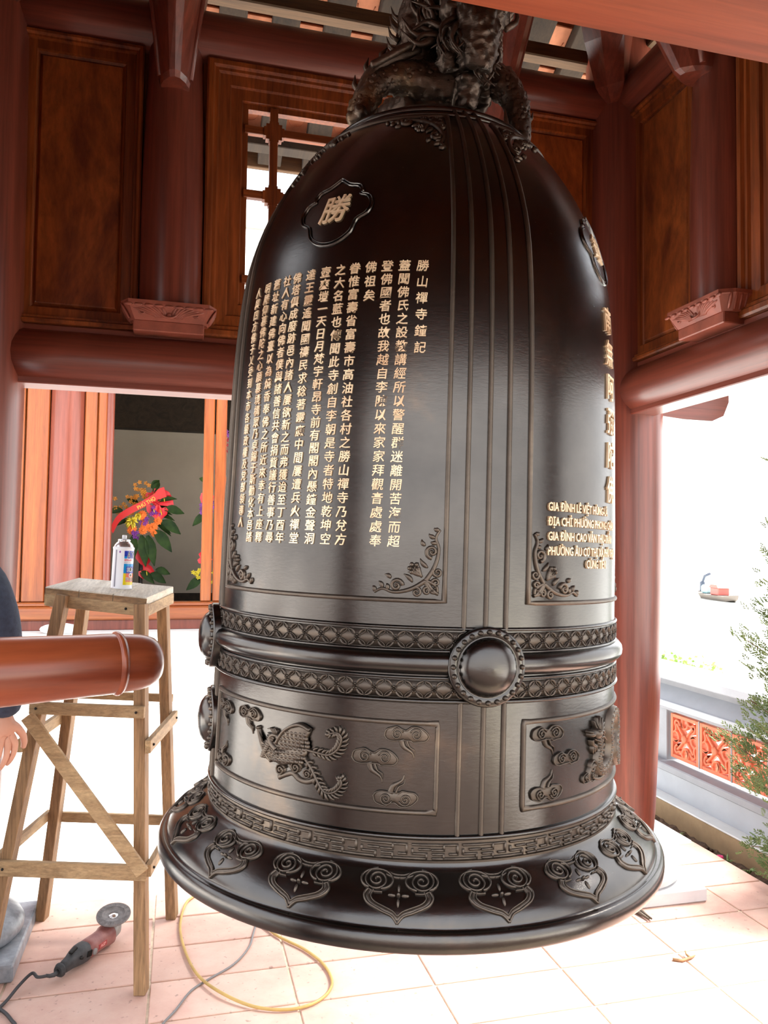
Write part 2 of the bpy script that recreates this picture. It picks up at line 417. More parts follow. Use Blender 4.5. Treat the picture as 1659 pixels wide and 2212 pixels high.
column(-XW, YF, 'red lacquered front column nearest the striking log, out at the left', radians(45))
column(XW, YF, 'red lacquered front column nearest the grey garden wall', radians(135))

# ---- timber walls above the openings
PANELP = [(-.035, -.03), (-.035, .004), (0, .004), (0, .048), (.006, .054), (.016, .054), (.022, .044), (.030, .044), (.034, .030), (.068, .028), (.071, .016), (.080, .010)]
def wall(name, loc, rz, half, px, win, cat_label):
    """x along the wall, -y towards the middle of the pavilion"""
    w = empty(name, loc, rz); w['kind'] = 'structure'
    # beams: rounded bellies, with a flat board under the lower one
    def belly(zc, hz, hy, n=20):
        return [(hy * cos(2 * pi * k / n) * (1.0 if abs(sin(2 * pi * k / n)) < .9 else .95), zc + hz * sin(2 * pi * k / n)) for k in range(n)]
    def roundbeam(nm, zc, hz, hy):
        secs = []
        for i in range(9):
            xx = -half + 2 * half * i / 8
            secs.append([Vector((xx, a, b)) for a, b in belly(zc, hz, hy)])
        MB().loft(secs, True).build(nm, M['red_x'], w)
    roundbeam('lower_beam', 2.283, 0.112, 0.105)
    MB().box((0, 0.0, 2.183), (2 * half - .3, 0.125, 0.028), None, .004).build('beam_board', M['red_x'], w)
    roundbeam('upper_beam', 3.692, 0.108, 0.10)
    MB().box((0, 0.07, 3.955), (2 * half + .2, .07, .07), None, .006).build('top_rail', M['batten'], w)
    MB().box((0, 0.0, 2.397), (2 * half - .25, 0.06, 0.03), None, .004).build('rail', M['red_x'], w)
    # solid panels at both ends
    x_out, x_in = half - .132, px + .125
    for sgn in (-1, 1):
        a, b = (-x_out, -x_in) if sgn < 0 else (x_in, x_out)
        p = MB().ring(a, b, 2.412, 3.592, PANELP).build('panel_frame', M['panel_z'], w)
        q = MB(); q.ring(a + .080, b - .080, 2.492, 3.512, [(0, .010), (.008, .018), (.010, .019)])
        q.box(((a + b) / 2, -.002, 3.002), (b - a - .180, .036, 1.00), None, .001)
        q.build('raised_panel', M['figure'], p)
    # half-round posts with a carved foot block and a bracket above
    for sgn in (-1, 1):
        xx = sgn * px
        MB().lathe([(.130, 2.50), (.131, 2.9), (.122, 3.3), (.110, 3.62)], 28, (xx, 0, 0)).build('post', M['red_z'], w)
        lotus(w, xx)
        secs = []
        for z, wd, y0, dp in ((3.395, .054, -.075, .120), (3.41, .060, -.07, .150), (3.60, .085, -.05, .29), (3.85, .125, -.04, .47), (4.16, .15, -.02, .68)):
            secs.append([Vector((xx + a * wd, y0 - b * dp, z)) for a, b in ((-1, 0), (-1, .45), (-.78, .72), (-.36, .97), (0, 1.03), (.36, .97), (.78, .72), (1, .45), (1, 0))])
        br = MB().loft(secs).build('bracket', M['red_z'], w)
        f = MB()
        for e in (-1, 1):                     # raised fillets along the two edges
            f.tube([Vector((xx + e * wd * .97, y0 - dp * .50, z)) for z, wd, y0, dp in ((3.42, .061, -.07, .150), (3.60, .085, -.05, .29), (3.85, .125, -.04, .47), (4.14, .15, -.02, .66))], .013, 6)
        f.build('fillet', M['red_z'], br)
    # centre bay: framed lattice window, open to the air
    e = px - .128
    wf = empty(win, (0, 0, 0)); wf.parent = w; wf['kind'] = 'structure'
    MB().ring(-e, e, 2.412, 3.592, [(-.03, -.035), (-.03, .004), (0, .004), (0, .05), (.008, .056), (.026, .056), (.034, .044), (.046, .044), (.054, .034), (.096, .030), (.102, .020), (.148, .018), (.152, .008), (.160, -.035), (.0, -.035)]).build('window_frame', M['panel_z'], wf)
    ox, z0, z1 = e - .16, 2.572, 3.432
    MB().ring(-ox - .02, ox + .02, z0 - .02, z1 + .02, [(0, .004), (.035, .004), (.035, -.03), (0, -.03)]).build('sash', M['panel_z'], wf)
    bw = .034
    vx = (ox - .125)
    for sgn in (-1, 1):
        MB().box((sgn * vx, -.0, (z0 + z1) / 2), (bw, .032, z1 - z0), None, .002).build('lattice_bar', M['panel_z'], wf)
    for zz in (z1 - .105, z1 - .385, z0 + .105):
        for a, b in ((-ox, -vx - bw / 2), (-vx + bw / 2, vx - bw / 2), (vx + bw / 2, ox)):
            MB().box(((a + b) / 2, 0, zz), (b - a, .030, bw), None, .002).build('lattice_bar', M['panel_x'], wf)
        for sgn in (-1, 1):
            poly = [(-.034, -.034), (-.02, -.034), (-.02, -.044), (.02, -.044), (.02, -.034), (.034, -.034), (.034, -.02), (.044, -.02), (.044, .02), (.034, .02), (.034, .034), (.02, .034), (.02, .044), (-.02, .044), (-.02, .034), (-.034, .034), (-.034, .02), (-.044, .02), (-.044, -.02), (-.034, -.02)]
            MB().prism(poly, .036, None, (sgn * vx, 0, zz)).build('lattice_joint', M['panel_z'], wf)
    return w

def lotus(w, xx):
    """carved block at the foot of a post: leaves fanning out from the middle"""
    t, bo, z0, z1 = .182, .150, 2.436, 2.508
    top = [(-t, 0), (-t, -.10), (-t + .03, -.150), (t - .03, -.150), (t, -.10), (t, 0)]
    bot = [(-bo, 0), (-bo, -.09), (-bo + .02, -.122), (bo - .02, -.122), (bo, -.09), (bo, 0)]
    b = MB(); b.loft([[Vector((xx + x, y, z0)) for x, y in bot], [Vector((xx + x, y, z1 - .018)) for x, y in top], [Vector((xx + x * 1.02, y * 1.03, z1 - .014)) for x, y in top], [Vector((xx + x * 1.02, y * 1.03, z1)) for x, y in top]])
    o = b.build('carved_foot_block', M['carve'], w)
    MB().box((xx, -.055, 2.416), (.275, .125, .044), None, .004).build('block_foot', M['carve'], w)
    c = MB()
    for side in (-1, 1):
        for k in range(7):                   # fan leaves
            u0 = .012 + .006 * k; u1_ = (.028 + .0185 * k)
            pts = []
            for i in range(7):
                q = i / 6
                x = u0 + (u1_ - u0) * q ** 1.4
                z = z0 + .012 + (z1 - z0 - .03 - .004 * max(0, k - 3)) * q ** .8
                y = -.122 - .028 * (z - z0) / (z1 - z0) - .002
                pts.append((xx + side * x, y, z))
            c.tube(pts, [.004, .006, .007, .0075, .007, .006, .003], 5)
        sp = [(xx + side * (.105 + .017 * (1 - i / 16) * cos(i * .7)), -.134, z0 + .030 + .014 * (1 - i / 16) * sin(i * .7)) for i in range(15)]
        c.tube(sp, .0045, 5)
        for k in range(5):                   # side faces
            c.tube([(xx + side * (bo + .002 + (t - bo) * q), -.02 - .022 * k - .01 * q, z0 + .006 + .055 * q) for q in (0, .35, .7, 1)], [.004, .006, .006, .003], 5)
    c.tube([(xx + .030 * cos(a), -.137 - .008 * (1 - abs(cos(a))), z0 + .034 + .024 * sin(a)) for a in [2 * pi * i / 20 for i in range(21)]], .005, 5)
    c.ball((xx, -.134, z0 + .022), (.012, .010, .011), 8, 5)
    for k in range(9):
        c.ball((xx - .155 + .0388 * k, -.153, z1 - .020), (.019, .005, .007), 7, 4)
    c.build('carving', M['carve'], o)

HX = (YB - YF) / 2
wall('wall_back', (0, YB, 0), 0, XW, 0.682, 'window_1', '')
wall('wall_right', (XW, (YB + YF) / 2, 0), radians(-90), HX, 0.560, 'window_2', '')
wall('wall_left', (-XW, (YB + YF) / 2, 0), radians(90), HX, 0.600, 'window_3', '')
# front: only its lower beam comes near the picture; the rest closes the tower
wf_ = empty('wall_front', (0, YF, 0), pi); wf_['kind'] = 'structure'
secs = [[Vector((x, .105 * cos(2 * pi * k / 20), 2.283 + .112 * sin(2 * pi * k / 20))) for k in range(20)] for x in (-XW, 0, XW)]
MB().loft(secs, True).build('lower_beam', M['red_x'], wf_)
MB().box((0, 0.02, 2.178), (2 * XW - .3, 0.235, 0.028), None, .004).build('beam_board', M['front_board'] if 'front_board' in M else M['orange_red'] if 'orange_red' in M else M['red_x'], wf_)
MB().box((0, 0, 3.0), (2 * XW - .3, .05, 1.2)).build('raised_panel', M['panel_z'], wf_)
secs = [[Vector((x, .10 * cos(2 * pi * k / 20), 3.692 + .108 * sin(2 * pi * k / 20))) for k in range(20)] for x in (-XW, 0, XW)]
MB().loft(secs, True).build('upper_beam', M['red_x'], wf_)

# ---- the beam that carries the bell, above the frame
hb = thing('bell_beam', 'heavy red cross beam carrying the bell', 'beam', (0, 0, 0), 0, None, 'structure')
MB().box((0, 0.0, 3.30), (2 * XW + .1, .24, .34), None, .02).build('beam', M['red_x'], hb)
for sx_ in (-1, 1):
    MB().box((sx_ * XW, 0, 3.42), (.16, .2, .50), None, .01).build('beam_rest', M['red_z'], hb)

# ---- roof: four slopes of terracotta tiles on dark rafters, seen from below
rf = empty('ceiling', (0, 0, 0)); rf['kind'] = 'structure'
EV, ZE, SL = 2.55, 3.82, 0.52            # eave distance from the middle, eave height, slope
CY = (YB + YF) / 2
th = math.atan(SL)
def slope(rz, det):
    Mr = Matrix.Rotation(rz, 3, 'Z'); c = Vector((0, CY, 0))
    top = ZE + SL * EV
    def P(x, d, h=0):                        # d = distance from the eave towards the ridge
        return Mr @ Vector((x, EV - d, ZE + SL * d + h)) + c
    s = MB(); vs = [P(-EV, 0, .10), P(EV, 0, .10), P(0, EV, .10), P(-EV, 0, .15), P(EV, 0, .15), P(0, EV, .15)]
    s.add(vs, [(0, 1, 2), (5, 4, 3), (0, 3, 4, 1), (1, 4, 5, 2), (2, 5, 3, 0)])
    s.build('roof_cover', M['roof_tile'], rf)
    k = -9
    while k <= 9:                            # rafters
        x = k * .262 + .10; L = EV - abs(x)
        if L > .12:
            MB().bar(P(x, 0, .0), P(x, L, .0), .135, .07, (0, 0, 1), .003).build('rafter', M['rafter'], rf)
        k += 1
    for d in (1.75,):        # purlins
        MB().bar(P(-EV + d, d, -.085), P(EV - d, d, -.085), .11, .10, (0, 0, 1), .008).build('purlin', M['batten'], rf)
    MB().bar(P(-EV, -.01, .01), P(EV, -.01, .01), .035, .10, (0, 0, 1), .004).build('fascia', M['batten'], rf)
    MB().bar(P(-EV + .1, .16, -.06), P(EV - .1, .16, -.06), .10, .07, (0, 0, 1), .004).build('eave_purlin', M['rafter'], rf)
    if det:
        tm = MB(); tm.box((0, 0, 0), (.128, .196, .014), None, .002)
        tm.tube([(.045 * cos(a), .045 * sin(a) - .02, -.008) for a in [pi * i / 10 for i in range(11)]], .003, 4)
        me = tm.mesh('roof_tile')
        for k in range(-8, 8):
            x = k * .262 + .231
            for j in range(9):
                d = .10 + j * .2
                if d > EV - abs(x) - .15: continue
                p = P(x, d + .1, .050)
                o = inst('roof_tile', me, M['roof_tile'], rf, p)
                o.rotation_euler = (Matrix.Rotation(rz, 3, 'Z') @ Matrix.Rotation(-th, 3, 'X')).to_euler()
slope(0, True); slope(radians(-90), True); slope(radians(90), False); slope(radians(180), False)

# ================================================================== THE BELL
def mat_bronze(name, lo, hi, worn, r0=.24, r1=.46, metal=.55, bmp=.06):
    m, t, b = newmat(name)
    tcn = N(t, 'ShaderNodeTexCoord')
    n1 = N(t, 'ShaderNodeTexNoise', Scale=4.0, Detail=6.0, Roughness=.6); n2 = N(t, 'ShaderNodeTexNoise', Scale=60.0, Detail=4.0, Roughness=.7)
    mp = N(t, 'ShaderNodeMapping'); mp.inputs['Scale'].default_value = (1, 1, 3.5)
    t.links.new(tcn.outputs['Object'], mp.inputs['Vector'])
    t.links.new(tcn.outputs['Object'], n1.inputs['Vector']); t.links.new(mp.outputs[0], n2.inputs['Vector'])
    r = ramp(t, n1.outputs[0], [(.30, lo), (.60, hi), (.74, worn)])
    t.links.new(r.outputs[0], b.inputs['Base Color'])
    mr = N(t, 'ShaderNodeMapRange'); mr.inputs[3].default_value = r0; mr.inputs[4].default_value = r1
    t.links.new(n2.outputs[0], mr.inputs[0]); t.links.new(mr.outputs[0], b.inputs['Roughness'])
    b.inputs['Metallic'].default_value = metal
    bp = N(t, 'ShaderNodeBump', Strength=bmp, Distance=.003); t.links.new(n2.outputs[0], bp.inputs['Height']); t.links.new(bp.outputs[0], b.inputs['Normal'])
    return m
M['bronze'] = mat_bronze('dark_polished_bronze', (.064, .059, .056), (.092, .083, .076), (.145, .110, .086), .18, .31, 1.0)
M['relief'] = mat_bronze('rubbed_bronze_relief', (.075, .062, .053), (.13, .103, .082), (.22, .165, .12), .36, .58, 1.0, .12)
M['cast'] = mat_bronze('rough_cast_bronze', (.062, .046, .036), (.14, .10, .075), (.32, .20, .10), .30, .55, .85, .5)
M['gold'] = plain('rubbed_gold_lettering', (.62, .38, .22), .42, .35, scale=9, col2=(.92, .74, .50))

PB = Vector((-0.0488, 0.0148, 0.7572)); AX = Vector((0.0215, -0.0056, 0.9998)).normalized()
BX = (R0 - AX * R0.dot(AX)).normalized(); BY = AX.cross(BX)
bell = thing('temple_bell', 'great black bronze temple bell with raised gilded inscriptions, hanging over the floor', 'bell')
bell.matrix_world = Matrix(((BX.x, BY.x, AX.x, PB.x), (BX.y, BY.y, AX.y, PB.y), (BX.z, BY.z, AX.z, PB.z), (0, 0, 0, 1)))

PROF = [(.606, .088), (.607, .097), (.6065, .108), (.602, .1165), (.594, .1195), (.5875, .1175), (.5865, .1235), (.581, .1335), (.572, .143), (.558, .1545), (.54, .166), (.522, .176), (.508, .184), (.4985, .190), (.4940, .197), (.4915, .235), (.489, .40), (.4875, .52), (.485, .66), (.4833, .83), (.4807, .94), (.4755, 1.165), (.4667, 1.318), (.4503, 1.445), (.4217, 1.542), (.381, 1.630), (.341, 1.696), (.311, 1.736), (.28, 1.770), (.2486, 1.80), (.222, 1.822), (.19, 1.845), (.12, 1.862), (.0, 1.868)]
def catmull(pts, sub=5):
    out = []
    for i in range(len(pts) - 1):
        p0 = pts[max(i - 1, 0)]; p1 = pts[i]; p2 = pts[i + 1]; p3 = pts[min(i + 2, len(pts) - 1)]
        for k in range(sub):
            t = k / sub; q = []
            for d in (0, 1):
                a = p1[d]; m1 = (p2[d] - p0[d]) / 2; m2 = (p3[d] - p1[d]) / 2
                L = abs(p2[d] - p1[d])
                q.append((2 * t**3 - 3 * t**2 + 1) * p1[d] + (t**3 - 2 * t**2 + t) * max(-3 * L, min(3 * L, m1)) + (-2 * t**3 + 3 * t**2) * p2[d] + (t**3 - t**2) * max(-3 * L, min(3 * L, m2)))
            out.append(tuple(q))
    out.append(pts[-1]); return out
BODY = PROF[:14] + catmull(PROF[14:31], 6)[:-1] + PROF[30:]
SL_ = [0.0]
for (a, b), (c, d) in zip(BODY, BODY[1:]): SL_.append(SL_[-1] + math.hypot(c - a, d - b))
import bisect
def at_s(s):
    i = max(0, min(len(BODY) - 2, bisect.bisect_right(SL_, s) - 1))
    t = (s - SL_[i]) / max(1e-9, SL_[i + 1] - SL_[i])
    (r0_, z0_), (r1_, z1_) = BODY[i], BODY[i + 1]
    r, z = r0_ + (r1_ - r0_) * t, z0_ + (z1_ - z0_) * t
    j0, j1 = max(0, i - 1), min(len(BODY) - 1, i + 2)
    dr, dz = BODY[j1][0] - BODY[j0][0], BODY[j1][1] - BODY[j0][1]
    L = math.hypot(dr, dz); return r, z, dz / L, -dr / L
def s_of_z(z):
    for i in range(6, len(BODY) - 1):
        if BODY[i][1] <= z <= BODY[i + 1][1]:
            t = (z - BODY[i][1]) / max(1e-9, BODY[i + 1][1] - BODY[i][1]); return SL_[i] + t * (SL_[i + 1] - SL_[i])
    return SL_[-1]
def bm(th, s, h=0.0):
    r, z, nr, nz = at_s(s)
    r += h * nr
    return Vector((sin(th) * r, -cos(th) * r, z + h * nz))
class Patch:
    """local drawing sheet on the bell: u to the right, v up, h off the surface (metres)"""
    def __init__(s, deg, z): s.t = radians(deg); s.s = s_of_z(z); s.r = at_s(s.s)[0]
    def __call__(s, u, v, h=0.0):
        r = at_s(s.s + v)[0]
        return bm(s.t + u / (0.5 * (r + s.r) + 1e-6), s.s + v, h)

def stroke(mb, f, pts, w, h=0.005, sink=.003, closed=False, edge=.75):
    """half-round ridge along a 2D path"""
    n = len(pts); W_ = w if isinstance(w, (list, tuple)) else [w] * n
    vs = []
    for i, (x, y) in enumerate(pts):
        a = pts[(i - 1) % n] if (closed or i > 0) else pts[i]; b = pts[(i + 1) % n] if (closed or i < n - 1) else pts[i]
        dx, dy = b[0] - a[0], b[1] - a[1]; L = math.hypot(dx, dy) or 1; nx, ny = -dy / L, dx / L
        k = W_[i]; hh = h * min(1.0, k / (max(W_) + 1e-9) + .25)
        for q, e in ((-1, -sink), (-.72, hh * edge), (0, hh), (.72, hh * edge), (1, -sink)):
            vs.append(f(x + nx * k * q, y + ny * k * q, e))
    m = n if closed else n - 1
    fs = [(i * 5 + k, ((i + 1) % n) * 5 + k, ((i + 1) % n) * 5 + k + 1, i * 5 + k + 1) for i in range(m) for k in range(4)]
    mb.add(vs, fs, True)
    if not closed:
        b = len(mb.v) - len(vs)
        mb.f += [(b, b + 1, b + 2, b + 3, b + 4), (b + (n - 1) * 5 + 4, b + (n - 1) * 5 + 3, b + (n - 1) * 5 + 2, b + (n - 1) * 5 + 1, b + (n - 1) * 5)]; mb.sm += [False, False]

def dome(mb, f, cx, cy, rx, ry, h, rot=0.0, n=12, m=4, sink=.003, pw=1.0):
    vs = []; c, s_ = cos(rot), sin(rot)
    for j in range(m + 1):
        q = j / m; rr = cos(q * pi / 2) if j < m else 0.0; hh = h * sin(q * pi / 2) ** pw
        for i in range(n):
            a = 2 * pi * i / n; x, y = rx * rr * cos(a), ry * rr * sin(a)
            vs.append(f(cx + x * c - y * s_, cy + x * s_ + y * c, hh if j else -sink))
    mb.add(vs, [(j * n + i, j * n + (i + 1) % n, (j + 1) * n + (i + 1) % n, (j + 1) * n + i) for j in range(m) for i in range(n)], True)

def plate(mb, f, poly, h, sink=.003, inset=.9):
    """raised flat plate with a bevelled edge"""
    n = len(poly); cx = sum(p[0] for p in poly) / n; cy = sum(p[1] for p in poly) / n
    ins = [(cx + (x - cx) * inset, cy + (y - cy) * inset) for x, y in poly]
    vs = [f(x, y, -sink) for x, y in poly] + [f(x, y, h * .8) for x, y in poly] + [f(x, y, h) for x, y in ins] + [f(cx, cy, h)]
    fs = []
    for i in range(n):
        j = (i + 1) % n
        fs += [(i, j, n + j, n + i), (n + i, n + j, 2 * n + j, 2 * n + i), (2 * n + i, 2 * n + j, 3 * n)]
    mb.add(vs, fs, True)

def spiral(cx, cy, r, turns=1.6, a0=0.0, d=1, n=22, rin=.08):
    return [(cx + r * (1 - (1 - rin) * i / n) * cos(a0 + d * 2 * pi * turns * i / n), cy + r * (1 - (1 - rin) * i / n) * sin(a0 + d * 2 * pi * turns * i / n)) for i in range(n + 1)]
def bez(*P, n=10):
    out = []
    for i in range(n + 1):
        t = i / n; Q = [Vector(p).to_2d() if len(p) > 2 else Vector(p) for p in P]
        while len(Q) > 1: Q = [a * (1 - t) + b * t for a, b in zip(Q, Q[1:])]
        out.append((Q[0].x, Q[0].y))
    return out
def smooth2(pts, n=5):
    return catmull2(pts, n)
def catmull2(P, n=5):
    out = []
    for i in range(len(P) - 1):
        p0, p1, p2, p3 = P[max(i - 1, 0)], P[i], P[i + 1], P[min(i + 2, len(P) - 1)]
        for k in range(n):
            t = k / n
            out.append(tuple(.5 * (2 * p1[d] + (p2[d] - p0[d]) * t + (2 * p0[d] - 5 * p1[d] + 4 * p2[d] - p3[d]) * t * t + (3 * p1[d] - p0[d] - 3 * p2[d] + p3[d]) * t**3) for d in range(len(p1))))
    out.append(tuple(P[-1])); return out

# body: a shell, open at the mouth
inner = [(.60, .083), (.585, .078), (.57, .079), (.555, .090), (.50, .13), (.46, .20), (.455, .5), (.45, 1.0), (.44, 1.25), (.40, 1.5), (.30, 1.68), (.15, 1.78), (0, 1.80)]
b_ = MB(); b_.lathe(list(reversed(inner)) + [(.604, .084)] + BODY, 160)
b_.build('bell_body', M['bronze'], bell)

def ring_part(name, z, w, h, m='bronze', t0=None, t1=None, n=144):
    """moulding that runs round the bell (or a part of it)"""
    mb = MB(); s0 = s_of_z(z); full = t0 is None
    a0, a1 = (0, 2 * pi) if full else (radians(t0), radians(t1))
    k = n if full else max(12, int(n * (a1 - a0) / (2 * pi)))
    sec = [(-1, -.003), (-.8, h * .55), (-.4, h * .93), (0, h), (.4, h * .93), (.8, h * .55), (1, -.003)]
    vs = []; c = k if full else k + 1
    for i in range(c):
        a = a0 + (a1 - a0) * i / k
        vs += [bm(a, s0 + q * w, e) for q, e in sec]
    L = len(sec)
    mb.add(vs, [(i * L + j, ((i + 1) % c) * L + j, ((i + 1) % c) * L + j + 1, i * L + j + 1) for i in range(k) for j in range(L - 1)], True)
    return mb.build(name, M[m], bell)

RZ = [(radians(90 * k)) for k in range(4)]
def rot4(me, name, m, kids=None):
    out = []
    for k in range(4): out.append(inst(name, me, m, bell, None, (0, 0, RZ[k])))
    return out

ring_part('ring_moulding', .5710, .0225, .0185)                       # thick waist roll
for z, w, h in ((.6385, .004, .006), (.5945, .004, .005), (.5435, .004, .005), (.4995, .005, .007), (.2445, .0055, .008), (1.795, .006, .008), (1.768, .004, .005)):
    ring_part('ring_moulding', z, w, h)

# vertical ribs, four groups of three
def vpath(deg, z0, z1, n=40): 
    a, b = s_of_z(z0), s_of_z(z1); return [(radians(deg), a + (b - a) * i / n) for i in range(n + 1)]
def rib(deg, z0, z1, w=.0055, h=.006):
    mb = MB(); P = vpath(deg, z0, z1, 44); vs = []
    for th_, s_ in P:
        r = at_s(s_)[0]; k = min(1, r / .45) * w
        for q, e in ((-1, -.003), (-.7, h * .75), (0, h), (.7, h * .75), (1, -.003)): vs.append(bm(th_ + q * k / r, s_, e))
    mb.add(vs, [(i * 5 + k, (i + 1) * 5 + k, (i + 1) * 5 + k + 1, i * 5 + k + 1) for i in range(len(P) - 1) for k in range(4)], True)
    return mb.mesh('vertical_rib')
C0 = 13.9                                                                          # middle of the band that faces the camera
for d in (-5.2, 0, 5.0):
    rot4(rib(C0 + d, .635, 1.79), 'vertical_rib', M['relief'])
    rot4(rib(C0 + d + (-.3 if d < 0 else 0), .2445, .50), 'vertical_rib', M['relief'])

# panel borders
def border(t0, t1, z0, z1, w=.0055, h=.006, top=True):
    mb = MB()
    f = lambda a, s_, e=0: bm(a, s_, e)
    s0, s1 = s_of_z(z0), s_of_z(z1); path = []
    n = 30
    for i in range(n): path.append((radians(t0), s0 + (s1 - s0) * i / n))
    for i in range(n): path.append((radians(t0 + (t1 - t0) * i / n), s1))
    for i in range(n): path.append((radians(t1), s1 + (s0 - s1) * i / n))
    for i in range(n): path.append((radians(t1 + (t0 - t1) * i / n), s0))
    m = len(path); vs = []
    for i, (a, s_) in enumerate(path):
        r = at_s(s_)[0]
        a0_, s0_ = path[i - 1]; a1_, s1_ = path[(i + 1) % m]
        dx, dy = (a1_ - a0_) * r, s1_ - s0_; L = math.hypot(dx, dy); nx, ny = -dy / L, dx / L
        cf = 1.35 if i % n == 0 else 1.0
        for q, e in ((-1, -.003), (-.7, h * .75), (0, h), (.7, h * .75), (1, -.003)): vs.append(bm(a + nx * w * q * cf / r, s_ + ny * w * q * cf, e))
    mb.add(vs, [(i * 5 + k, ((i + 1) % m) * 5 + k, ((i + 1) % m) * 5 + k + 1, i * 5 + k + 1) for i in range(m) for k in range(4)], True)
    return mb.mesh('panel_border')
rot4(border(C0 + 10.9 - 90, C0 - 9.9, .690, 1.755), 'panel_border', M['relief'])
rot4(border(C0 + 10.3 - 90, C0 - 10.5, .290, .4575), 'panel_border', M['relief'])

# bosses with a ring of beads; the striking points sit lower on two sides
bme = MB(); z0s = s_of_z(.568)
def bossmesh(zc):
    P = Patch(0, zc); mb = MB(); n = 40; vs = []
    rp = [(.0765, -.004), (.0765, .015), (.0745, .019), (.060, .019), (.0575, .016), (.0555, .022), (.050, .031), (.040, .038), (.026, .043), (.012, .045), (0.0, .0455)]
    for r, h in rp:
        for i in range(n):
            a = 2 * pi * i / n
            vs.append(P(r * cos(a), r * sin(a), h - .006 + (.009 if zc > .5 else 0) * (h > 0)))
    mb.add(vs, [(j * n + i, j * n + (i + 1) % n, (j + 1) * n + (i + 1) % n, (j + 1) * n + i) for j in range(len(rp) - 1) for i in range(n)], True)
    return mb.mesh('boss')
def beadmesh(zc):
    P = Patch(0, zc); out = []
    for k in range(24):
        a = 2 * pi * k / 24; mb = MB(); dome(mb, lambda u, v, h: P(u, v, h + (.021 if zc > .5 else .012)), .0672 * cos(a), .0672 * sin(a), .0058, .0058, .009, 0, 8, 3)
        out.append(mb.mesh('bead'))
    return out
for zc, angs in ((.568, (C0, C0 + 90, C0 + 180, C0 - 90)), (.372, (C0 - 90, C0 + 90))):
    me = bossmesh(zc); beads = beadmesh(zc)
    for a in angs:
        o = inst('boss', me, M['bronze'], bell, None, (0, 0, radians(a)))
        for q in beads: inst('bead', q, M['relief'], o)

# flower lattice bands: crossing petals with a blossom at every crossing
for zc in (.6155, .5215):
    bo = MB()
    s_ = s_of_z(zc); hw = .0165
    n = 144
    vs = []
    for i in range(n):
        a = 2 * pi * i / n; vs += [bm(a, s_ - hw, -.002), bm(a, s_ - hw, .0015), bm(a, s_ + hw, .0015), bm(a, s_ + hw, -.002)]
    bo.add(vs, [(i * 4 + k, ((i + 1) % n) * 4 + k, ((i + 1) % n) * 4 + k + 1, i * 4 + k + 1) for i in range(n) for k in range(3)], True)
    band = bo.build('flower_band', M['relief'], bell)
    P = Patch(0, zc); mb = MB(); ns = 80; half = pi * at_s(s_)[0] / ns
    f = lambda u, v, h: P(u, v, h + .0012)
    for sx_ in (-1, 1):
        for sy in (-1, 1):
            pts = bez((sx_ * .004, sy * .004), (sx_ * half * .35, sy * hw * .95), (sx_ * half * .98, sy * hw * .95), n=7)
            stroke(mb, f, pts, [.0012, .0022, .0026, .0028, .0026, .0022, .0018, .0010], .0038)
            pts = bez((sx_ * .004, sy * .0035), (sx_ * half * .75, sy * hw * .35), (sx_ * half * .95, sy * hw * .93), n=6)
            stroke(mb, f, pts, .0011, .0028)
    for k in range(5):
        a = pi / 2 + 2 * pi * k / 5; dome(mb, f, .0042 * cos(a), .0042 * sin(a), .0032, .0030, .0045, a, 7, 2)
    dome(mb, f, 0, 0, .0022, .0022, .006, 0, 7, 2)
    me = mb.mesh('blossom')
    for k in range(ns): inst('blossom', me, M['relief'], band, None, (0, 0, 2 * pi * (k + .5) / ns))

# meander band above the flare
bo = MB(); s0, s1 = s_of_z(.1975), s_of_z(.2405)
for k in range(72):                                       # base strip with two fine edges
    pass
n = 144; vs = []
for i in range(n):
    a = 2 * pi * i / n
    vs += [bm(a, q, e) for q, e in ((s0, -.002), (s0, .003), (s0 + .005, .0035), (s0 + .006, .001), (s1 - .006, .001), (s1 - .005, .003), (s1, .003), (s1, -.002))]
bo.add(vs, [(i * 8 + k, ((i + 1) % n) * 8 + k, ((i + 1) % n) * 8 + k + 1, i * 8 + k + 1) for i in range(n) for k in range(7)], False)
band = bo.build('meander_band', M['relief'], bell)
P = Patch(0, .219); mb = MB(); nk = 32; hw = pi * at_s(s_of_z(.219))[0] / nk
q = hw
for pts in ([(-q * .98, -.0125), (q * .30, -.0125), (q * .30, -.004), (-q * .25, -.004), (-q * .25, .004)], [(-q * .25, .0125), (q * .98, .0125), (q * .98, .003), (q * .52, .003)],
            [(-q * .98, .0125), (-q * .48, .0125), (-q * .48, -.0045), (-q * .78, -.0045)], [(q * .02, .0040), (q * .42, .0040)], [(q * .55, -.0125), (q * .97, -.0125), (q * .97, -.0045), (q * .55, -.0045)]):
    for a, b in zip(pts, pts[1:]):
        L = math.hypot(b[0] - a[0], b[1] - a[1]); ex = .0016 / max(L, 1e-6); a2 = (a[0] - (b[0] - a[0]) * ex, a[1] - (b[1] - a[1]) * ex); b2 = (b[0] + (b[0] - a[0]) * ex, b[1] + (b[1] - a[1]) * ex)
        stroke(mb, P, [a2, ((a2[0] + b2[0]) / 2, (a2[1] + b2[1]) / 2), b2], .0026, .0052, edge=.95)
me = mb.mesh('meander_key')
for k in range(nk): inst('meander_key', me, M['relief'], band, None, (0, 0, 2 * pi * k / nk))

# lotus-scroll motifs on the flare
P = Patch(0, .1660); mb = MB(); O = .022
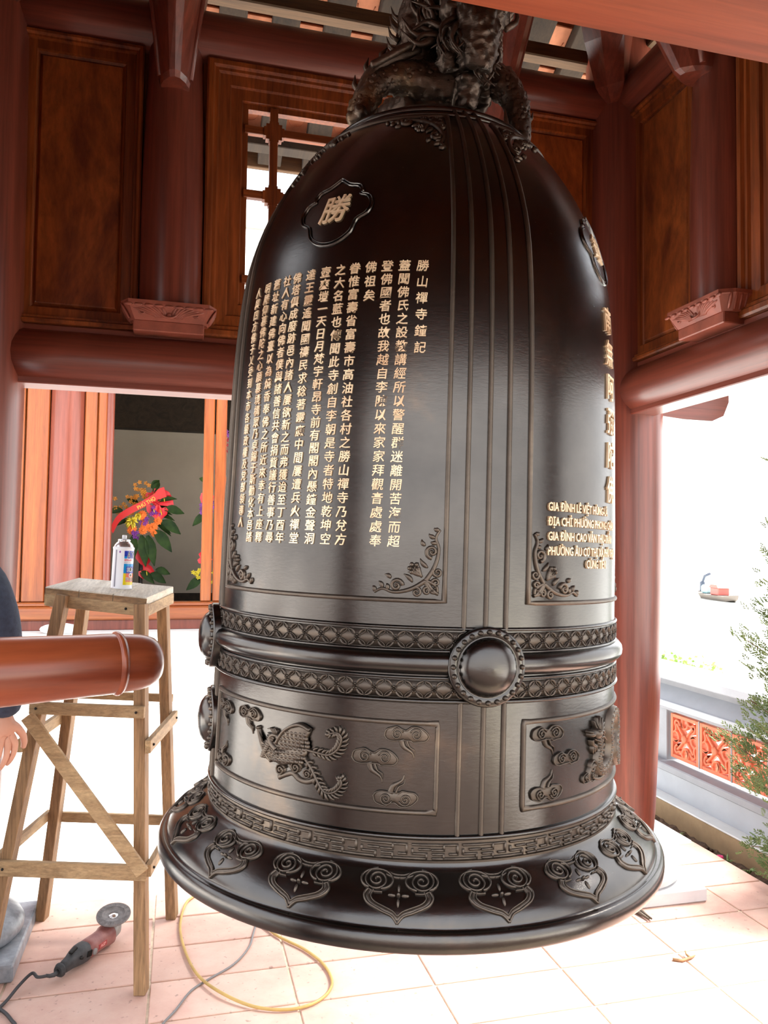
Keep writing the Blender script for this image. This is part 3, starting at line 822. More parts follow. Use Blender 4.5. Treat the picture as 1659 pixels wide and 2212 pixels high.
# drawing sheet: v=0 at the middle, top at +.037, tip at -.052
for sgn in (-1, 1):
    cx, cy = sgn * .042, .018
    mb_ = mb
    stroke(mb, P, spiral(cx, cy, .0245, 2.3, pi / 2 if sgn < 0 else pi / 2, -sgn, 46, .07), .0022, .0045)
    stroke(mb, P, [(cx + .030 * cos(a), cy + .0215 * sin(a)) for a in [(-.35 * pi + (1.75 * pi) * i / 20) if sgn > 0 else (pi + .35 * pi - (1.75 * pi) * i / 20) for i in range(21)]], .0024, .005)
    o1 = catmull2([(sgn * .056, -.003), (sgn * .062, -.016), (sgn * .053, -.031), (sgn * .028, -.043), (sgn * .010, -.050), (0, -.062)], 5)
    stroke(mb, P, o1, .0024, .0055)
    stroke(mb, P, catmull2([(sgn * .051, -.004), (sgn * .056, -.016), (sgn * .0475, -.029), (sgn * .025, -.0395), (sgn * .009, -.046), (0, -.056)], 5), .0055, .0032)
    o2 = catmull2([(sgn * .046, -.004), (sgn * .050, -.016), (sgn * .042, -.027), (sgn * .022, -.036), (sgn * .008, -.042), (0, -.050)], 5)
    stroke(mb, P, o2, .0016, .0045)
    stroke(mb, P, catmull2([(sgn * .056, -.003), (sgn * .046, -.008), (sgn * .030, -.008)], 4), .0016, .004)
    stroke(mb, P, catmull2([(sgn * .026, .030), (sgn * .012, .025), (0, .024)], 4), .0022, .004)
    stroke(mb, P, catmull2([(sgn * .020, .035), (sgn * .010, .031), (0, .030)], 4), .0022, .004)
    dome(mb, P, sgn * .012, -.012, .009, .0035, .004, 0, 8, 2)
dome(mb, P, 0, -.026, .0030, .010, .004, 0, 8, 2); dome(mb, P, 0, 0.003, .003, .010, .004, 0, 8, 2)
dome(mb, P, 0, -.012, .004, .004, .008, 0, 8, 3)
me = mb.mesh('lotus_motif')
for k in range(18): inst('lotus_motif', me, M['relief'], bell, None, (0, 0, radians(-3.9 + 20.0 * k)))

# scroll ornaments in the corners of the upper panels
def corner(deg, z, su, sv, sc=1.0):
    """su, sv = direction of the panel from its corner"""
    P0 = Patch(deg, z); mb = MB(); f = lambda u, v, h: P0(su * u * sc, sv * v * sc, h)
    S = lambda pts, w, h=.0060: stroke(mb, f, pts, [k * 1.35 for k in w], h)
    tw = lambda n, a, b: [a + (b - a) * i / n for i in range(n + 1)]
    c = [(.008, .008), (.034, .034)]
    S(bez(c[0], (.02, .012), c[1], n=8), tw(8, .003, .0045))
    # vertical runner and horizontal runner
    for sw in (0, 1):
        g = (lambda p: p) if not sw else (lambda p: (p[1], p[0]))
        G = lambda L: [g(p) for p in L]
        S(G(catmull2([(.034, .034), (.020, .056), (.012, .078), (.010, .100), (.016, .120), (.008, .136)], 6)), tw(30, .0042, .0022))
        S(G(spiral(.023, .092, .0130, 1.5, -pi / 2, 1, 22)), tw(22, .0036, .0022))
        S(G(spiral(.011, .052, .0105, 1.4, pi * .2, -1, 18)), tw(18, .0030, .002))
        S(G(catmull2([(.034, .034), (.022, .030), (.012, .022), (.010, .012)], 6)), tw(18, .0040, .0025))
        S(G(spiral(.014, .031, .008, 1.3, 0, 1, 16)), tw(16, .0028, .002))
        for a, b in (((.016, .120), (.030, .128)), ((.012, .110), (.026, .112)), ((.042, .040), (.050, .070)), ((.046, .048), (.064, .062)), ((.030, .060), (.046, .078)), ((.036, .104), (.044, .116)), ((.008, .136), (.020, .140))):
            mx = ((a[0] + b[0]) / 2 + .004, (a[1] + b[1]) / 2 - .003)
            S(G(bez(a, mx, b, n=6)), [.0012, .0030, .0040, .0040, .0032, .002, .0008], .0055)
        for p, r in (((.023, .092), .0036), ((.011, .052), .0030), ((.020, .015), .0034), ((.013, .024), .003)):
            q = g(p); dome(mb, f, q[0], q[1], r, r, .008, 0, 8, 3)
    # blossom in the middle
    for k in range(6):
        a = 2 * pi * k / 6; dome(mb, f, .058 + .0085 * cos(a), .058 + .0085 * sin(a), .0058, .0052, .006, a, 8, 3)
    for k in range(5):
        a = .4 + 2 * pi * k / 5; dome(mb, f, .058 + .004 * cos(a), .058 + .004 * sin(a), .0024, .0024, .009, 0, 6, 2)
    return mb.mesh('corner_scroll')
tl, tr = C0 + 10.9 - 90, C0 - 9.9
for me in (corner(tr - .5, .696, -1, 1, .97), corner(tl + .5, .696, 1, 1, .97), corner(tr - .6, 1.748, -1, -1, .95), corner(tl + .6, 1.748, 1, -1, .95)):
    rot4(me, 'corner_scroll', M['relief'])

# ---- lettering
def carve_text(f, text, size, sx=1.0, align='CENTER', off=.0, h=.0035, m='gold', name='character', parent=None, du=0, dv=0, res=2, shear=0.0):
    vs, fs = glyphs(text, size, .5, off, align, res, sx, shear)
    out = [f(x + du, y + dv, (h if z > 0 else -.002)) for x, y, z in vs]
    mb = MB(); mb.add(out, fs); return mb.build(name, M[m], parent or bell)
ROWS = ['勝山禪寺鐘記', '蓋聞佛氏之設教講經所以警醒群迷離開苦海而超', '登佛國者也故我越自李陳以來家家拜觀音處處奉', '佛祖矣', '眷惟富壽省富壽市高油社各村之勝山禪寺乃兌方',
        '之大名藍也傳聞此寺創自李朝是寺者特地乾坤空', '壺爽塏一天日月梵宇軒昂寺前有閣閣內懸鐘金聲洞', '達王靈遙聞國禱民求稔著靈應中間屢遭兵火禪堂', '佛塔俱成廢跡邑內諸人屢欲新之而弗獲迨至丁酉年',
        '社人有心向佛者僕與諸善信共會捐貲議行善事乃尋', '舊址新建佛臺以為燒香奉佛之所近來幸有上座釋', '明嚴仰慕佛陀之心願慕境構眾乃卓錫于斯勸化本邑諸', '人與四方佛子乂受到本市各級政權及党部領導人']
TH = [-3.6, -8.1, -12.4, -16.6, -20.9, -24.9, -29.3, -34.0, -38.7, -42.5, -46.9, -51.5, -56.9]
gc = {}
for row, deg in zip(ROWS, TH):
    col = empty('inscription_column', parent=bell)
    n = len(row); zt, zb = 1.354, .803
    if n == 6: zb = 1.186
    if n == 3: zb = 1.294
    if deg == TH[-1]: zb = .835
    for i, chx in enumerate(row):
        z = zt + (zb - zt) * i / (n - 1)
        if chx not in gc: gc[chx] = glyphs(chx, .0245, .5, .0002, 'CENTER', 1, 1.0, .10)
        vs, fs = gc[chx]
        P = Patch(deg, z); mb = MB(); mb.add([P(x, y - .0088, (.0024 if q > 0 else -.002)) for x, y, q in vs], fs)
        mb.build('character', M['gold'], col)
# medallions
def medallion():
    P = Patch(0, 1.497); mb = MB()
    pts = [(0, .086), (.026, .066), (.052, .058), (.062, .042), (.060, .034), (.080, .026), (.090, .004), (.082, -.020), (.060, -.034), (.050, -.062), (.026, -.080), (0, -.086)]
    full = pts + [(-x, y) for x, y in pts[-2:0:-1]]
    full = catmull2(full + [full[0]], 3)[:-1]
    stroke(mb, P, full, .0026, .0050, closed=True)
    stroke(mb, P, [(x * .92, y * .92) for x, y in full], .0016, .0036, closed=True)
    return mb.mesh('medallion')
mm = medallion()
for k, chx in zip(range(4), '勝鐘寺山'):
    o = inst('medallion', mm, M['bronze'], bell, None, (0, 0, radians(-29.6 + 90 * k)))
    if k < 2:
        P = Patch(0, 1.497); carve_text(P, chx, .070, 1.0, off=.0004, h=.004, name='character', parent=o, dv=-.025, shear=.15)
# large vertical invocation on the right panel
for i, chx in enumerate('南無阿彌陀佛'):
    carve_text(Patch(60.2, 1.326 - .0778 * i), chx, .064, .95, off=.0006, h=.0045, name='large_character', dv=-.0235, shear=.08)
# donors' lines
for i, (tx, du, sq) in enumerate((('GIA ĐÌNH LÊ VIỆT HÙNG-LÃ', 0, 1), ('ĐỊA CHỈ PHƯỜNG PHONG CHÂU', 0, 1), ('GIA ĐÌNH CAO VĂN THỤ-TRẦN', 0, 1), ('PHƯỜNG ÂU CƠ THỊ XÃ PHÚ THỌ', 0, 1), ('CÚNG TIẾN', .122, 1))):
    carve_text(Patch(30.0, (.886, .856, .826, .796, .7705)[i]), tx, .0245, .72, 'LEFT', .0004, .0045, name='donor_line', du=du, dv=-.009)

# ---- clouds, phoenix and dragon of the lower panels
def cloud(mb, f, cx, cy, sc=1.0, flip=1, tail=True):
    g = lambda u, v, h: f(cx + u * sc, cy + flip * v * sc, h)
    out = catmull2([(-.052, .0), (-.048, .014), (-.034, .020), (-.022, .022), (-.010, .016), (.0, .014), (.012, .022), (.028, .022), (.042, .016), (.054, .002), (.046, -.010), (.030, -.012), (.016, -.014), (.010, -.010), (-.012, -.010), (-.032, -.012), (-.046, -.008), (-.052, 0)], 3)[:-1]
    plate(mb, g, out, .004 * sc, inset=.93)
    stroke(mb, lambda u, v, h: g(u, v, h + .003), spiral(-.022, .005, .015, 1.9, .3, 1, 26), .0022, .0045)
    stroke(mb, lambda u, v, h: g(u, v, h + .003), spiral(.024, .005, .015, 1.9, pi - .3, -1, 26), .0022, .0045)
    stroke(mb, g, out, .0022, .006, closed=True)
    if tail:
        t_ = catmull2([(-.012, -.008), (-.006, -.024), (.006, -.032), (.016, -.040), (.020, -.052)], 6)
        stroke(mb, g, t_, [.009 - .0078 * i / (len(t_) - 1) for i in range(len(t_))], .0055)
        t_ = catmull2([(.002, -.010), (.008, -.024), (.020, -.032), (.022, -.044)], 6)
        stroke(mb, g, t_, [.0035 - .003 * i / (len(t_) - 1) for i in range(len(t_))], .007)
zc = .3735; base = radians(0)
LP = Patch(-30.9, zc); kL = .4892
cl = lambda deg, z, sc, fl, tl_=True, P=LP, c=-30.9: cloud(*(lambda mb: (mb, P, radians(deg - c) * kL, z - zc, sc, fl, tl_))(MB())) 
def cloud_obj(P, c, deg, z, sc, fl, tl_=True):
    mb = MB(); cloud(mb, P, radians(deg - c) * kL, z - zc, sc, fl, tl_); mb.build('cloud_relief', M['relief'], bell)
for deg, z, sc, fl, t_ in ((-3.6, .432, .80, 1, True), (-10.6, .386, .84, 1, True), (-5.6, .318, .80, -1, True), (-46.5, .430, .72, 1, True), (-59.5, .425, .72, 1, True), (-59.5, .318, .72, -1, True)):
    cloud_obj(LP, -30.9, deg, z, sc, fl, t_)
RP = Patch(59.1, zc)
for deg, z, sc, fl, t_ in ((31.2, .428, .78, 1, True), (37.5, .374, .74, 1, False), (31.0, .318, .78, -1, True), (47.5, .322, .6, 1, False)):
    cloud_obj(RP, 59.1, deg, z, sc, fl, t_)
# phoenix, wings raised, long plumed tail towards the right
ph = empty('phoenix_relief', parent=bell); f = LP
U = lambda px, py: ((px - 640) / 1130.0 + .005, -(py - 1640) / 1130.0 - .004 + (px - 640) / 1130.0 * .10)
mb = MB()
def feather_row(mb, p0, p1, n, ln, w, ang, h=.006):
    for i in range(n):
        q = i / max(1, n - 1); x = p0[0] + (p1[0] - p0[0]) * q; y = p0[1] + (p1[1] - p0[1]) * q
        stroke(mb, f, [(x, y), (x + ln * .5 * cos(ang), y + ln * .5 * sin(ang)), (x + ln * cos(ang), y + ln * sin(ang))], [w, w * .9, w * .25], h)
bp_ = [U(*p) for p in ((575, 1650), (600, 1630), (640, 1618), (676, 1622), (668, 1640), (640, 1655), (608, 1662))]
plate(mb, f, bp_, .010, inset=.6)
for r in range(3):
    for k in range(7):
        u, v = U(592 + 11.5 * k + 5 * (r % 2), 1632 + 9 * r + .06 * k); dome(mb, lambda a, b, h: f(a, b, h + .008), u, v, .0060, .0046, .0036, -.3, 8, 2)
mb.build('body', M['relief'], ph)
mb = MB()                                 # near wing: leading edge, scale rows
wing = [U(*p) for p in ((588, 1612), (606, 1588), (630, 1574), (655, 1570), (680, 1578), (676, 1590), (668, 1606), (650, 1622), (622, 1630), (596, 1628))]
plate(mb, f, wing, .009, inset=.85)
stroke(mb, lambda u, v, h: f(u, v, h + .006), catmull2([U(*p) for p in ((588, 1614), (606, 1588), (630, 1573), (655, 1569), (680, 1580))], 5), .004, .006)
for r in range(5):
    for k in range(7):
        px = 598 + 11.5 * k + 4 * (r % 2) + 3 * r; py = 1622 - 8.5 * r - 3.0 * (k - 3) * .2 + .12 * (px - 640)
        if px > 676 + 4 * (r < 2): continue
        u, v = U(px, py); dome(mb, lambda a, b, h: f(a, b, h + .007), u, v, .0062, .0048, .0035, -.5, 8, 2)
mb.build('wing', M['relief'], ph)
mb = MB()                                 # far wing, drooping to the left
fan = [U(*p) for p in ((523, 1584), (536, 1612), (560, 1606), (588, 1612), (604, 1634), (592, 1652), (570, 1658), (545, 1640), (530, 1616))]
plate(mb, f, fan, .006, inset=.85)
for k in range(11):
    a = (580 - k * 3, 1606 + k * 4); b = (556 - k * 2.2, 1592 + k * 5.6)
    u0 = U(*a); u1 = U(*b); stroke(mb, f, [u0, ((u0[0] + u1[0]) / 2, (u0[1] + u1[1]) / 2 + .001), u1], [.004, .0042, .001], .009)
for r in range(4):
    for k in range(5):
        u, v = U(546 + 11 * k + 4 * (r % 2), 1622 + 8 * r + 2 * k); dome(mb, lambda a, b, h: f(a, b, h + .004), u, v, .0055, .0042, .004, -.5, 8, 2)
stroke(mb, f, catmull2([U(*p) for p in ((522, 1582), (530, 1604), (545, 1632), (572, 1656))], 5), .0036, .008)
dome(mb, f, *U(523, 1583), .005, .005, .010, 0, 8, 3)
mb.build('wing', M['relief'], ph)
mb = MB()                                 # head and neck, turned back
stroke(mb, f, catmull2([U(*p) for p in ((588, 1628), (572, 1616), (566, 1604), (575, 1596), (590, 1598))], 5), [.008 - .0002 * i for i in range(21)], .011)
dome(mb, f, *U(594, 1600), .010, .0078, .012, 0, 10, 4)
stroke(mb, f, [U(602, 1600), U(612, 1603), U(620, 1608)], [.005, .003, .0008], .008)
for k in range(4): stroke(mb, f, [U(590 - 3 * k, 1594), U(585 - 6 * k, 1584 - k), U(576 - 7 * k, 1580 + k)], [.002, .0026, .0008], .009)
dome(mb, lambda a, b, h: f(a, b, h + .008), *U(597, 1598), .0022, .0022, .004, 0, 6, 2)
mb.build('head', M['relief'], ph)
for path in (((668, 1622), (700, 1628), (728, 1632), (748, 1620), (756, 1598), (746, 1584), (722, 1588)), ((660, 1634), (684, 1660), (704, 1692), (722, 1712), (744, 1712), (760, 1696), (756, 1680))):
    mb = MB(); P_ = catmull2([U(*p) for p in path], 6); n = len(P_)
    stroke(mb, f, P_, [.0036 - .0010 * i / n for i in range(n)], .009)
    for i in range(4, n - 1, 2):             # barbs on both sides
        dx, dy = P_[i + 1][0] - P_[i - 1][0], P_[i + 1][1] - P_[i - 1][1]; L = math.hypot(dx, dy); dx /= L; dy /= L
        for sg in (-1, 1):
            l = .016 * (0.6 + .6 * sin(pi * i / n)); a = P_[i]
            e = (a[0] + l * (dx * .75 - sg * dy * .65), a[1] + l * (dy * .75 + sg * dx * .65))
            stroke(mb, f, [a, ((a[0] + e[0]) / 2 - sg * dy * .003, (a[1] + e[1]) / 2 + sg * dx * .003), e], [.0034, .0036, .0008], .0075)
    dome(mb, f, P_[-1][0], P_[-1][1], .007, .006, .010, 0, 9, 3)
    mb.build('tail_plume', M['relief'], ph)
mb = MB()
for a, b in (((628, 1652), (640, 1672)), ((655, 1646), (662, 1664))):
    stroke(mb, f, [U(*a), U((a[0] + b[0]) / 2 - 4, (a[1] + b[1]) / 2), U(*b)], .0032, .008)
for cx_, cy_, r in ((602, 1672, .014), (645, 1664, .014), (676, 1676, .011)):
    u, v = U(cx_, cy_); dome(mb, f, u, v, r, r * .9, .004, 0, 14, 2); stroke(mb, lambda a, b, h: f(a, b, h + .003), spiral(u, v, r * .9, 1.9, .4, 1, 24), .0020, .005)
stroke(mb, f, catmull2([U(*p) for p in ((596, 1690), (616, 1682), (636, 1678), (654, 1690), (676, 1694), (694, 1688))], 5), .006, .005)
mb.build('cloud_perch', M['relief'], ph)
# dragon head and coils on the right panel
dr = empty('dragon_relief', parent=bell); f = RP
V = lambda deg, z: (radians(deg - 59.1) * kL, z - zc)
mb = MB(); cp = catmull2([V(50.5, .405), V(52, .380), V(50.8, .352), V(53, .330), V(58, .340), V(60, .375), V(59, .410), V(62, .440), V(67, .430), V(69, .39), V(66, .35), V(70, .318), V(76, .33), V(79, .37), V(82, .41), V(86, .40)], 7); n = len(cp)
stroke(mb, f, cp, [.010 + .006 * sin(pi * min(1, i / n * 1.2)) - .010 * max(0, i / n - .8) for i in range(n)], .015)
for i in range(2, n, 2):
    for o_ in (-.5, .5, 0):
        dx, dy = cp[min(i + 1, n - 1)][0] - cp[i - 1][0], cp[min(i + 1, n - 1)][1] - cp[i - 1][1]; L = math.hypot(dx, dy) or 1
        dome(mb, lambda a, b, h: f(a, b, h + .010), cp[i][0] - dy / L * .012 * o_, cp[i][1] + dx / L * .012 * o_, .0046, .0038, .006, atan2(dy, dx), 7, 2)
mb.build('body', M['relief'], dr)
mb = MB()
dome(mb, f, *V(49.8, .412), .017, .014, .020, -.4, 12, 4); dome(mb, f, *V(47.3, .414), .012, .008, .017, .1, 10, 3)
stroke(mb, f, catmull2([V(47.5, .402), V(48.0, .392), V(49.6, .386)], 5), .0055, .012)
dome(mb, f, *V(46.2, .420), .005, .005, .018, 0, 8, 3); dome(mb, lambda a, b, h: f(a, b, h + .012), *V(49.4, .420), .004, .004, .010, 0, 8, 3)
for k in range(8):
    a = 2.5 - k * .42; x, y = V(51.2, .414)
    stroke(mb, f, catmull2([(x, y), (x + .020 * cos(a), y + .018 * sin(a)), (x + .036 * cos(a - .3), y + .032 * sin(a - .3))], 5), [.004 - .00028 * i for i in range(11)], .014)
stroke(mb, f, catmull2([V(48, .404), V(50, .398), V(53, .402), V(55, .392)], 5), .0024, .014)
for k in range(3): stroke(mb, f, [V(48.2 + k, .390), V(48.0 + k, .380), V(48.6 + k, .370)], [.003, .003, .001], .010)
mb.build('head', M['relief'], dr)
mb = MB()
for p in ((V(50.5, .345), V(47.8, .345), V(46.4, .330), V(47.0, .318)), (V(58, .338), V(55, .318), V(52, .314), V(48.5, .322))):
    q = catmull2(list(p), 6); stroke(mb, f, q, [.008 - .005 * i / len(q) for i in range(len(q))], .010)
stroke(mb, f, spiral(*V(48.3, .345), .014, 1.7, 0, 1, 22), .003, .010)
for k in range(4): dome(mb, f, *V(55.5 + 1.3 * k, .328 + .005 * k), .006, .006, .012, 0, 8, 3)
mb.build('leg', M['relief'], dr)

# ---- cast dragon that forms the hanging loop
dg_ = empty('crown_dragon', parent=bell)
def organic(name, build, vox=.006, amp=.012, m='cast', sc=.018):
    amp *= .38
    mb = MB(); build(mb); o = mb.build(name, M[m], dg_)
    r = o.modifiers.new('remesh', 'REMESH'); r.mode = 'VOXEL'; r.voxel_size = vox; r.use_smooth_shade = True
    tx = bpy.data.textures.new(name + '_relief', 'MUSGRAVE'); tx.noise_scale = sc; tx.octaves = 4
    d = o.modifiers.new('relief', 'DISPLACE'); d.texture = tx; d.strength = amp; d.mid_level = .3; d.texture_coords = 'LOCAL'
    return o
CT = lambda pts, n=5: catmull2([tuple(p) for p in pts], n)
def X3(px, py, dy=0.0):
    D_ = 2.0 + dy; return ((px - 938) / 845.0 * D_ / 2.0, dy, 1.868 + (295 - py) / 862.0 * D_ / 2.0 - dy * .52)
def scales(mb, path, rad, step=.011, n=11, size=.010, front=True):
    """overlapping scales round a tube"""
    acc = 0; row = 0
    for i in range(1, len(path) - 1):
        a, b = Vector(path[i - 1]), Vector(path[i]); acc += (b - a).length
        if acc < step: continue
        acc = 0; row += 1; t = (Vector(path[i + 1]) - a).normalized(); u = t.cross(Vector((0, 1, .2))).normalized(); w = t.cross(u)
        for k in range(n):
            an = 2 * pi * (k + .5 * (row % 2)) / n; d = u * cos(an) + w * sin(an)
            if front and d.y > .35: continue
            Mx = Matrix((t, d.cross(t), d)).transposed() @ Matrix.Rotation(.35, 3, 'Y')
            mb.ball(b + d * (rad[i] * .97), (size * .95, size * .72, size * .30), 7, 4, Mx)
def strands(mb, roots, n, L, w, rnd_, curl=.02):
    """long wavy tufts: roots = list of (start, direction)"""
    for p, d in roots:
        for k in range(n):
            q = Vector(p) + Vector((rnd_.gauss(0, .012), rnd_.gauss(0, .008), rnd_.gauss(0, .012))); dd = (Vector(d).normalized() + Vector((rnd_.gauss(0, .22), rnd_.gauss(0, .15), rnd_.gauss(0, .18)))).normalized()
            l = L * rnd_.uniform(.6, 1.1); s7 = dd.cross(Vector((0, 1, 0))).normalized() * rnd_.choice((-1, 1)); pts = []
            for i in range(7):
                t = i / 6; pts.append(q + dd * l * t + s7 * curl * sin(t * 4.2) * t)
            mb.tube(pts, [w, w * 1.15, w, w * .85, w * .65, w * .42, w * .12], 6)
rr_ = random.Random(11)
pt = CT([X3(990, 205, .04), X3(950, 165, .05), X3(912, 118, .05), X3(898, 55, .04), X3(903, -10, .02), X3(930, -50, .0), X3(975, -70, 0)], 9); rt_ = [.056 - .012 * i / len(pt) for i in range(len(pt))]
pc = CT([X3(1000, 190, .0), X3(1012, 130, .02), X3(1018, 70, .03), X3(1012, 10, .02), X3(975, -70, 0)], 9)
def trunk(mb):
    mb.tube(pt, rt_, 14); mb.tube(pc, .082, 14); mb.ball(X3(945, 200, .05), (.075, .07, .05), 14, 10)
organic('dragon_body', trunk, .007, .016)
mb = MB(); scales(mb, pt, rt_, .012, 13, .0115); scales(mb, pc, [.085] * len(pc), .014, 16, .013)
tag(mb.build('scale', M['cast'], dg_), kind='stuff')
for k in range(8):                           # dorsal spines
    q = CT([X3(866, 155, .02), X3(856, 110, .02), X3(862, 40, .02), X3(868, -20, .02)], 3)[k]; mb = MB()
    mb.tube([q, (q[0] - .022, q[1], q[2] + .020), (q[0] - .030, q[1], q[2] + .046)], [.014, .009, .001], 6, flat=.5); mb.build('dorsal_spine', M['cast'], dg_)
def legset(p, rad, fin, fw, toes, amp=.012):
    n = len(p)
    def g(mb):
        mb.tube(p, rad, 14)
        for a, b in toes: mb.tube([a, b], [.024, .012], 8)
    o = organic('leg', g, .0065, amp)
    mb = MB(); scales(mb, p, rad, .011, 12, .0105); tag(mb.build('scale', M['cast'], o), kind='stuff')
    mb = MB(); f_ = CT(fin, 6); mb.tube(f_, [fw * (.7 + .5 * sin(pi * i / (len(f_) - 1))) for i in range(len(f_))], 8)
    for i in range(3, len(f_) - 2, 4):
        q = Vector(f_[i]); t = (Vector(f_[i + 1]) - Vector(f_[i - 1])).normalized(); u = Vector((t.z, 0, -t.x)); u = u if (u.z > 0) else -u
        mb.tube([q, q + u * fw * 1.5 - t * fw * .8, q + u * fw * 2.0 - t * fw * 2.4], [fw * .7, fw * .5, .001], 6)
    mb.build('fin', M['cast'], o)
    return o
p = CT([X3(985, 190, .0), X3(925, 182, -.01), X3(870, 190, -.03), X3(815, 225, -.05), X3(787, 275, -.05), X3(780, 325, -.05)], 9); n = len(p)
legset(p, [.060 - .030 * min(1, i / (n * .55)) + .004 * (i > n * .8) for i in range(n)], [X3(905, 130, -.04), X3(865, 158, -.05), X3(815, 192, -.06), X3(780, 245, -.06), X3(762, 305, -.06)], .015, [(X3(780, 314, -.05), X3(752 + 24 * k, 332, -.08 - .02 * (k == 1))) for k in range(3)])
mb = MB(); mb.tube(CT([X3(925, 95, -.05), X3(890, 150, -.075), X3(830, 196, -.085), X3(795, 218, -.085)], 6), [.010] * 18 + [.004], 6); mb.build('whisker', M['cast'], dg_)
p = CT([X3(1010, 165, .0), X3(1058, 160, .0), X3(1096, 195, -.02), X3(1120, 240, -.03), X3(1128, 290, -.03), X3(1128, 345, -.03)], 9); n = len(p)
legset(p, [.052 - .022 * min(1, i / (n * .55)) for i in range(n)], [X3(1068, 128, 0), X3(1108, 180, -.02), X3(1138, 240, -.02), X3(1146, 300, -.02)], .011, [(X3(1128, 335, -.03), X3(1118 + 20 * k, 352, -.06)) for k in range(2)])
for sg in (-1, 1):
    def g(mb):
        p = CT([(.03 * sg, .02, 1.96), (.10 * sg, .10, 1.97), (.15 * sg, .15, 1.92), (.165 * sg, .17, 1.84)], 6); n = len(p)
        mb.tube(p, [.05 - .02 * i / n for i in range(n)], 12); mb.ball((.02 * sg, .10, 1.87), (.09, .07, .045), 12, 8)
    organic('leg', g, .010, .014)
def head(mb):
    mb.ball(X3(1014, 112, -.09), (.074, .080, .066), 16, 12)
    mb.ball(X3(980, 132, -.13), (.038, .036, .030), 12, 8); mb.ball(X3(1062, 128, -.12), (.036, .034, .030), 12, 8)         # cheeks
    p = CT([X3(1015, 130, -.12), X3(1024, 180, -.145), X3(1030, 228, -.14), X3(1026, 262, -.13)], 6); n = len(p)
    mb.tube(p, [.060 - .026 * i / n for i in range(n)], 14)
    mb.ball(X3(1030, 250, -.15), (.030, .030, .026), 12, 8); mb.ball(X3(1016, 240, -.165), (.014, .014, .014), 8, 6); mb.ball(X3(1044, 240, -.160), (.014, .014, .014), 8, 6)
    p = CT([X3(988, 150, -.13), X3(968, 190, -.12), X3(966, 236, -.10)], 6); n = len(p)
    mb.tube(p, [.036 - .020 * i / n for i in range(n)], 10)
    mb.tube([X3(1012, 258, -.11), X3(1014, 300, -.08)], [.027, .020], 10)
organic('head', head, .0055, .016)
mb = MB()
strands(mb, [(X3(985, 165, -.155), (-.05, -.05, -1)), (X3(972, 180, -.15), (-.15, -.05, -1)), (X3(1000, 195, -.17), (-.1, -.05, -1)), (X3(962, 160, -.13), (-.25, 0, -1))], 7, .085, .0065, rr_)
strands(mb, [(X3(1050, 165, -.13), (.15, -.05, -1)), (X3(1062, 190, -.12), (.08, 0, -1)), (X3(1054, 215, -.12), (0, 0, -1))], 6, .080, .0060, rr_)
tag(mb.build('beard', M['cast'], dg_), kind='stuff')
mb = MB()
strands(mb, [(X3(975 + 22 * k, 78 - 4 * (k % 2), -.06), (-.35 + .16 * k, .1, 1)) for k in range(6)], 6, .12, .0095, rr_, .03)
strands(mb, [(X3(945, 130, -.10), (-.6, 0, .8)), (X3(940, 155, -.10), (-.9, 0, .25)), (X3(1080, 120, -.10), (.3, 0, 1)), (X3(925, 95, -.05), (-.2, 0, 1)), (X3(900, 60, -.03), (-.1, 0, 1)), (X3(950, 40, -.06), (.1, 0, 1)), (X3(1055, 30, -.06), (.2, 0, 1))], 6, .095, .0085, rr_, .025)
tag(mb.build('mane', M['cast'], dg_), kind='stuff')
mb = MB()
bb = CT([X3(a, b, c) for a, b, c in ((966, 102, -.15), (982, 88, -.185), (1010, 80, -.20), (1040, 80, -.20), (1068, 88, -.185), (1090, 108, -.14))], 5)
mb.tube(bb, [.015] * len(bb), 10, flat=1.7)
for i in range(2, len(bb) - 1, 3): mb.tube([(bb[i][0], bb[i][1] - .012, bb[i][2] - .030), (bb[i][0], bb[i][1] - .022, bb[i][2]), (bb[i][0], bb[i][1] - .010, bb[i][2] + .030)], .0035, 5)
mb.build('brow_band', M['cast'], dg_)
for e in (X3(1082, 130, -.14), X3(1000, 132, -.178)):
    mb = MB(); mb.ball(e, .0165, 12, 8); o = mb.build('eye', M['cast'], dg_)
mb = MB()
hp = CT([X3(968, 112, -.165), X3(940, 106, -.17), X3(922, 90, -.16), X3(925, 74, -.15)], 6); mb.tube(hp, [.014 - .010 * i / len(hp) for i in range(len(hp))], 8); mb.build('horn', M['cast'], dg_)
for k in range(7):
    c_ = X3(866 + 9 * k, -6 + 6.5 * k, -.05); mb = MB(); mb.tube([(c_[0] + .008 * cos(a), c_[1], c_[2] + .014 * sin(a)) for a in [pi * .1 + pi * i / 4 for i in range(7)]], .0042, 6); mb.build('mane_curl', M['cast'], dg_)
mb = MB(); cw = CT([(.19, -.06, 1.83), (.185, -.07, 1.87), (.18, -.075, 1.905)], 4); mb.tube(cw, [.014 - .013 * i / (len(cw) - 1) for i in range(len(cw))], 8); mb.build('claw', M['cast'], dg_)
mb = MB()
mb.tube([(0.02 + .06 * cos(a), 0, 2.30 + .09 * sin(a)) for a in [2 * pi * i / 20 for i in range(21)]], .022, 10)
mb.build('hanging_loop', M['cast'], dg_)

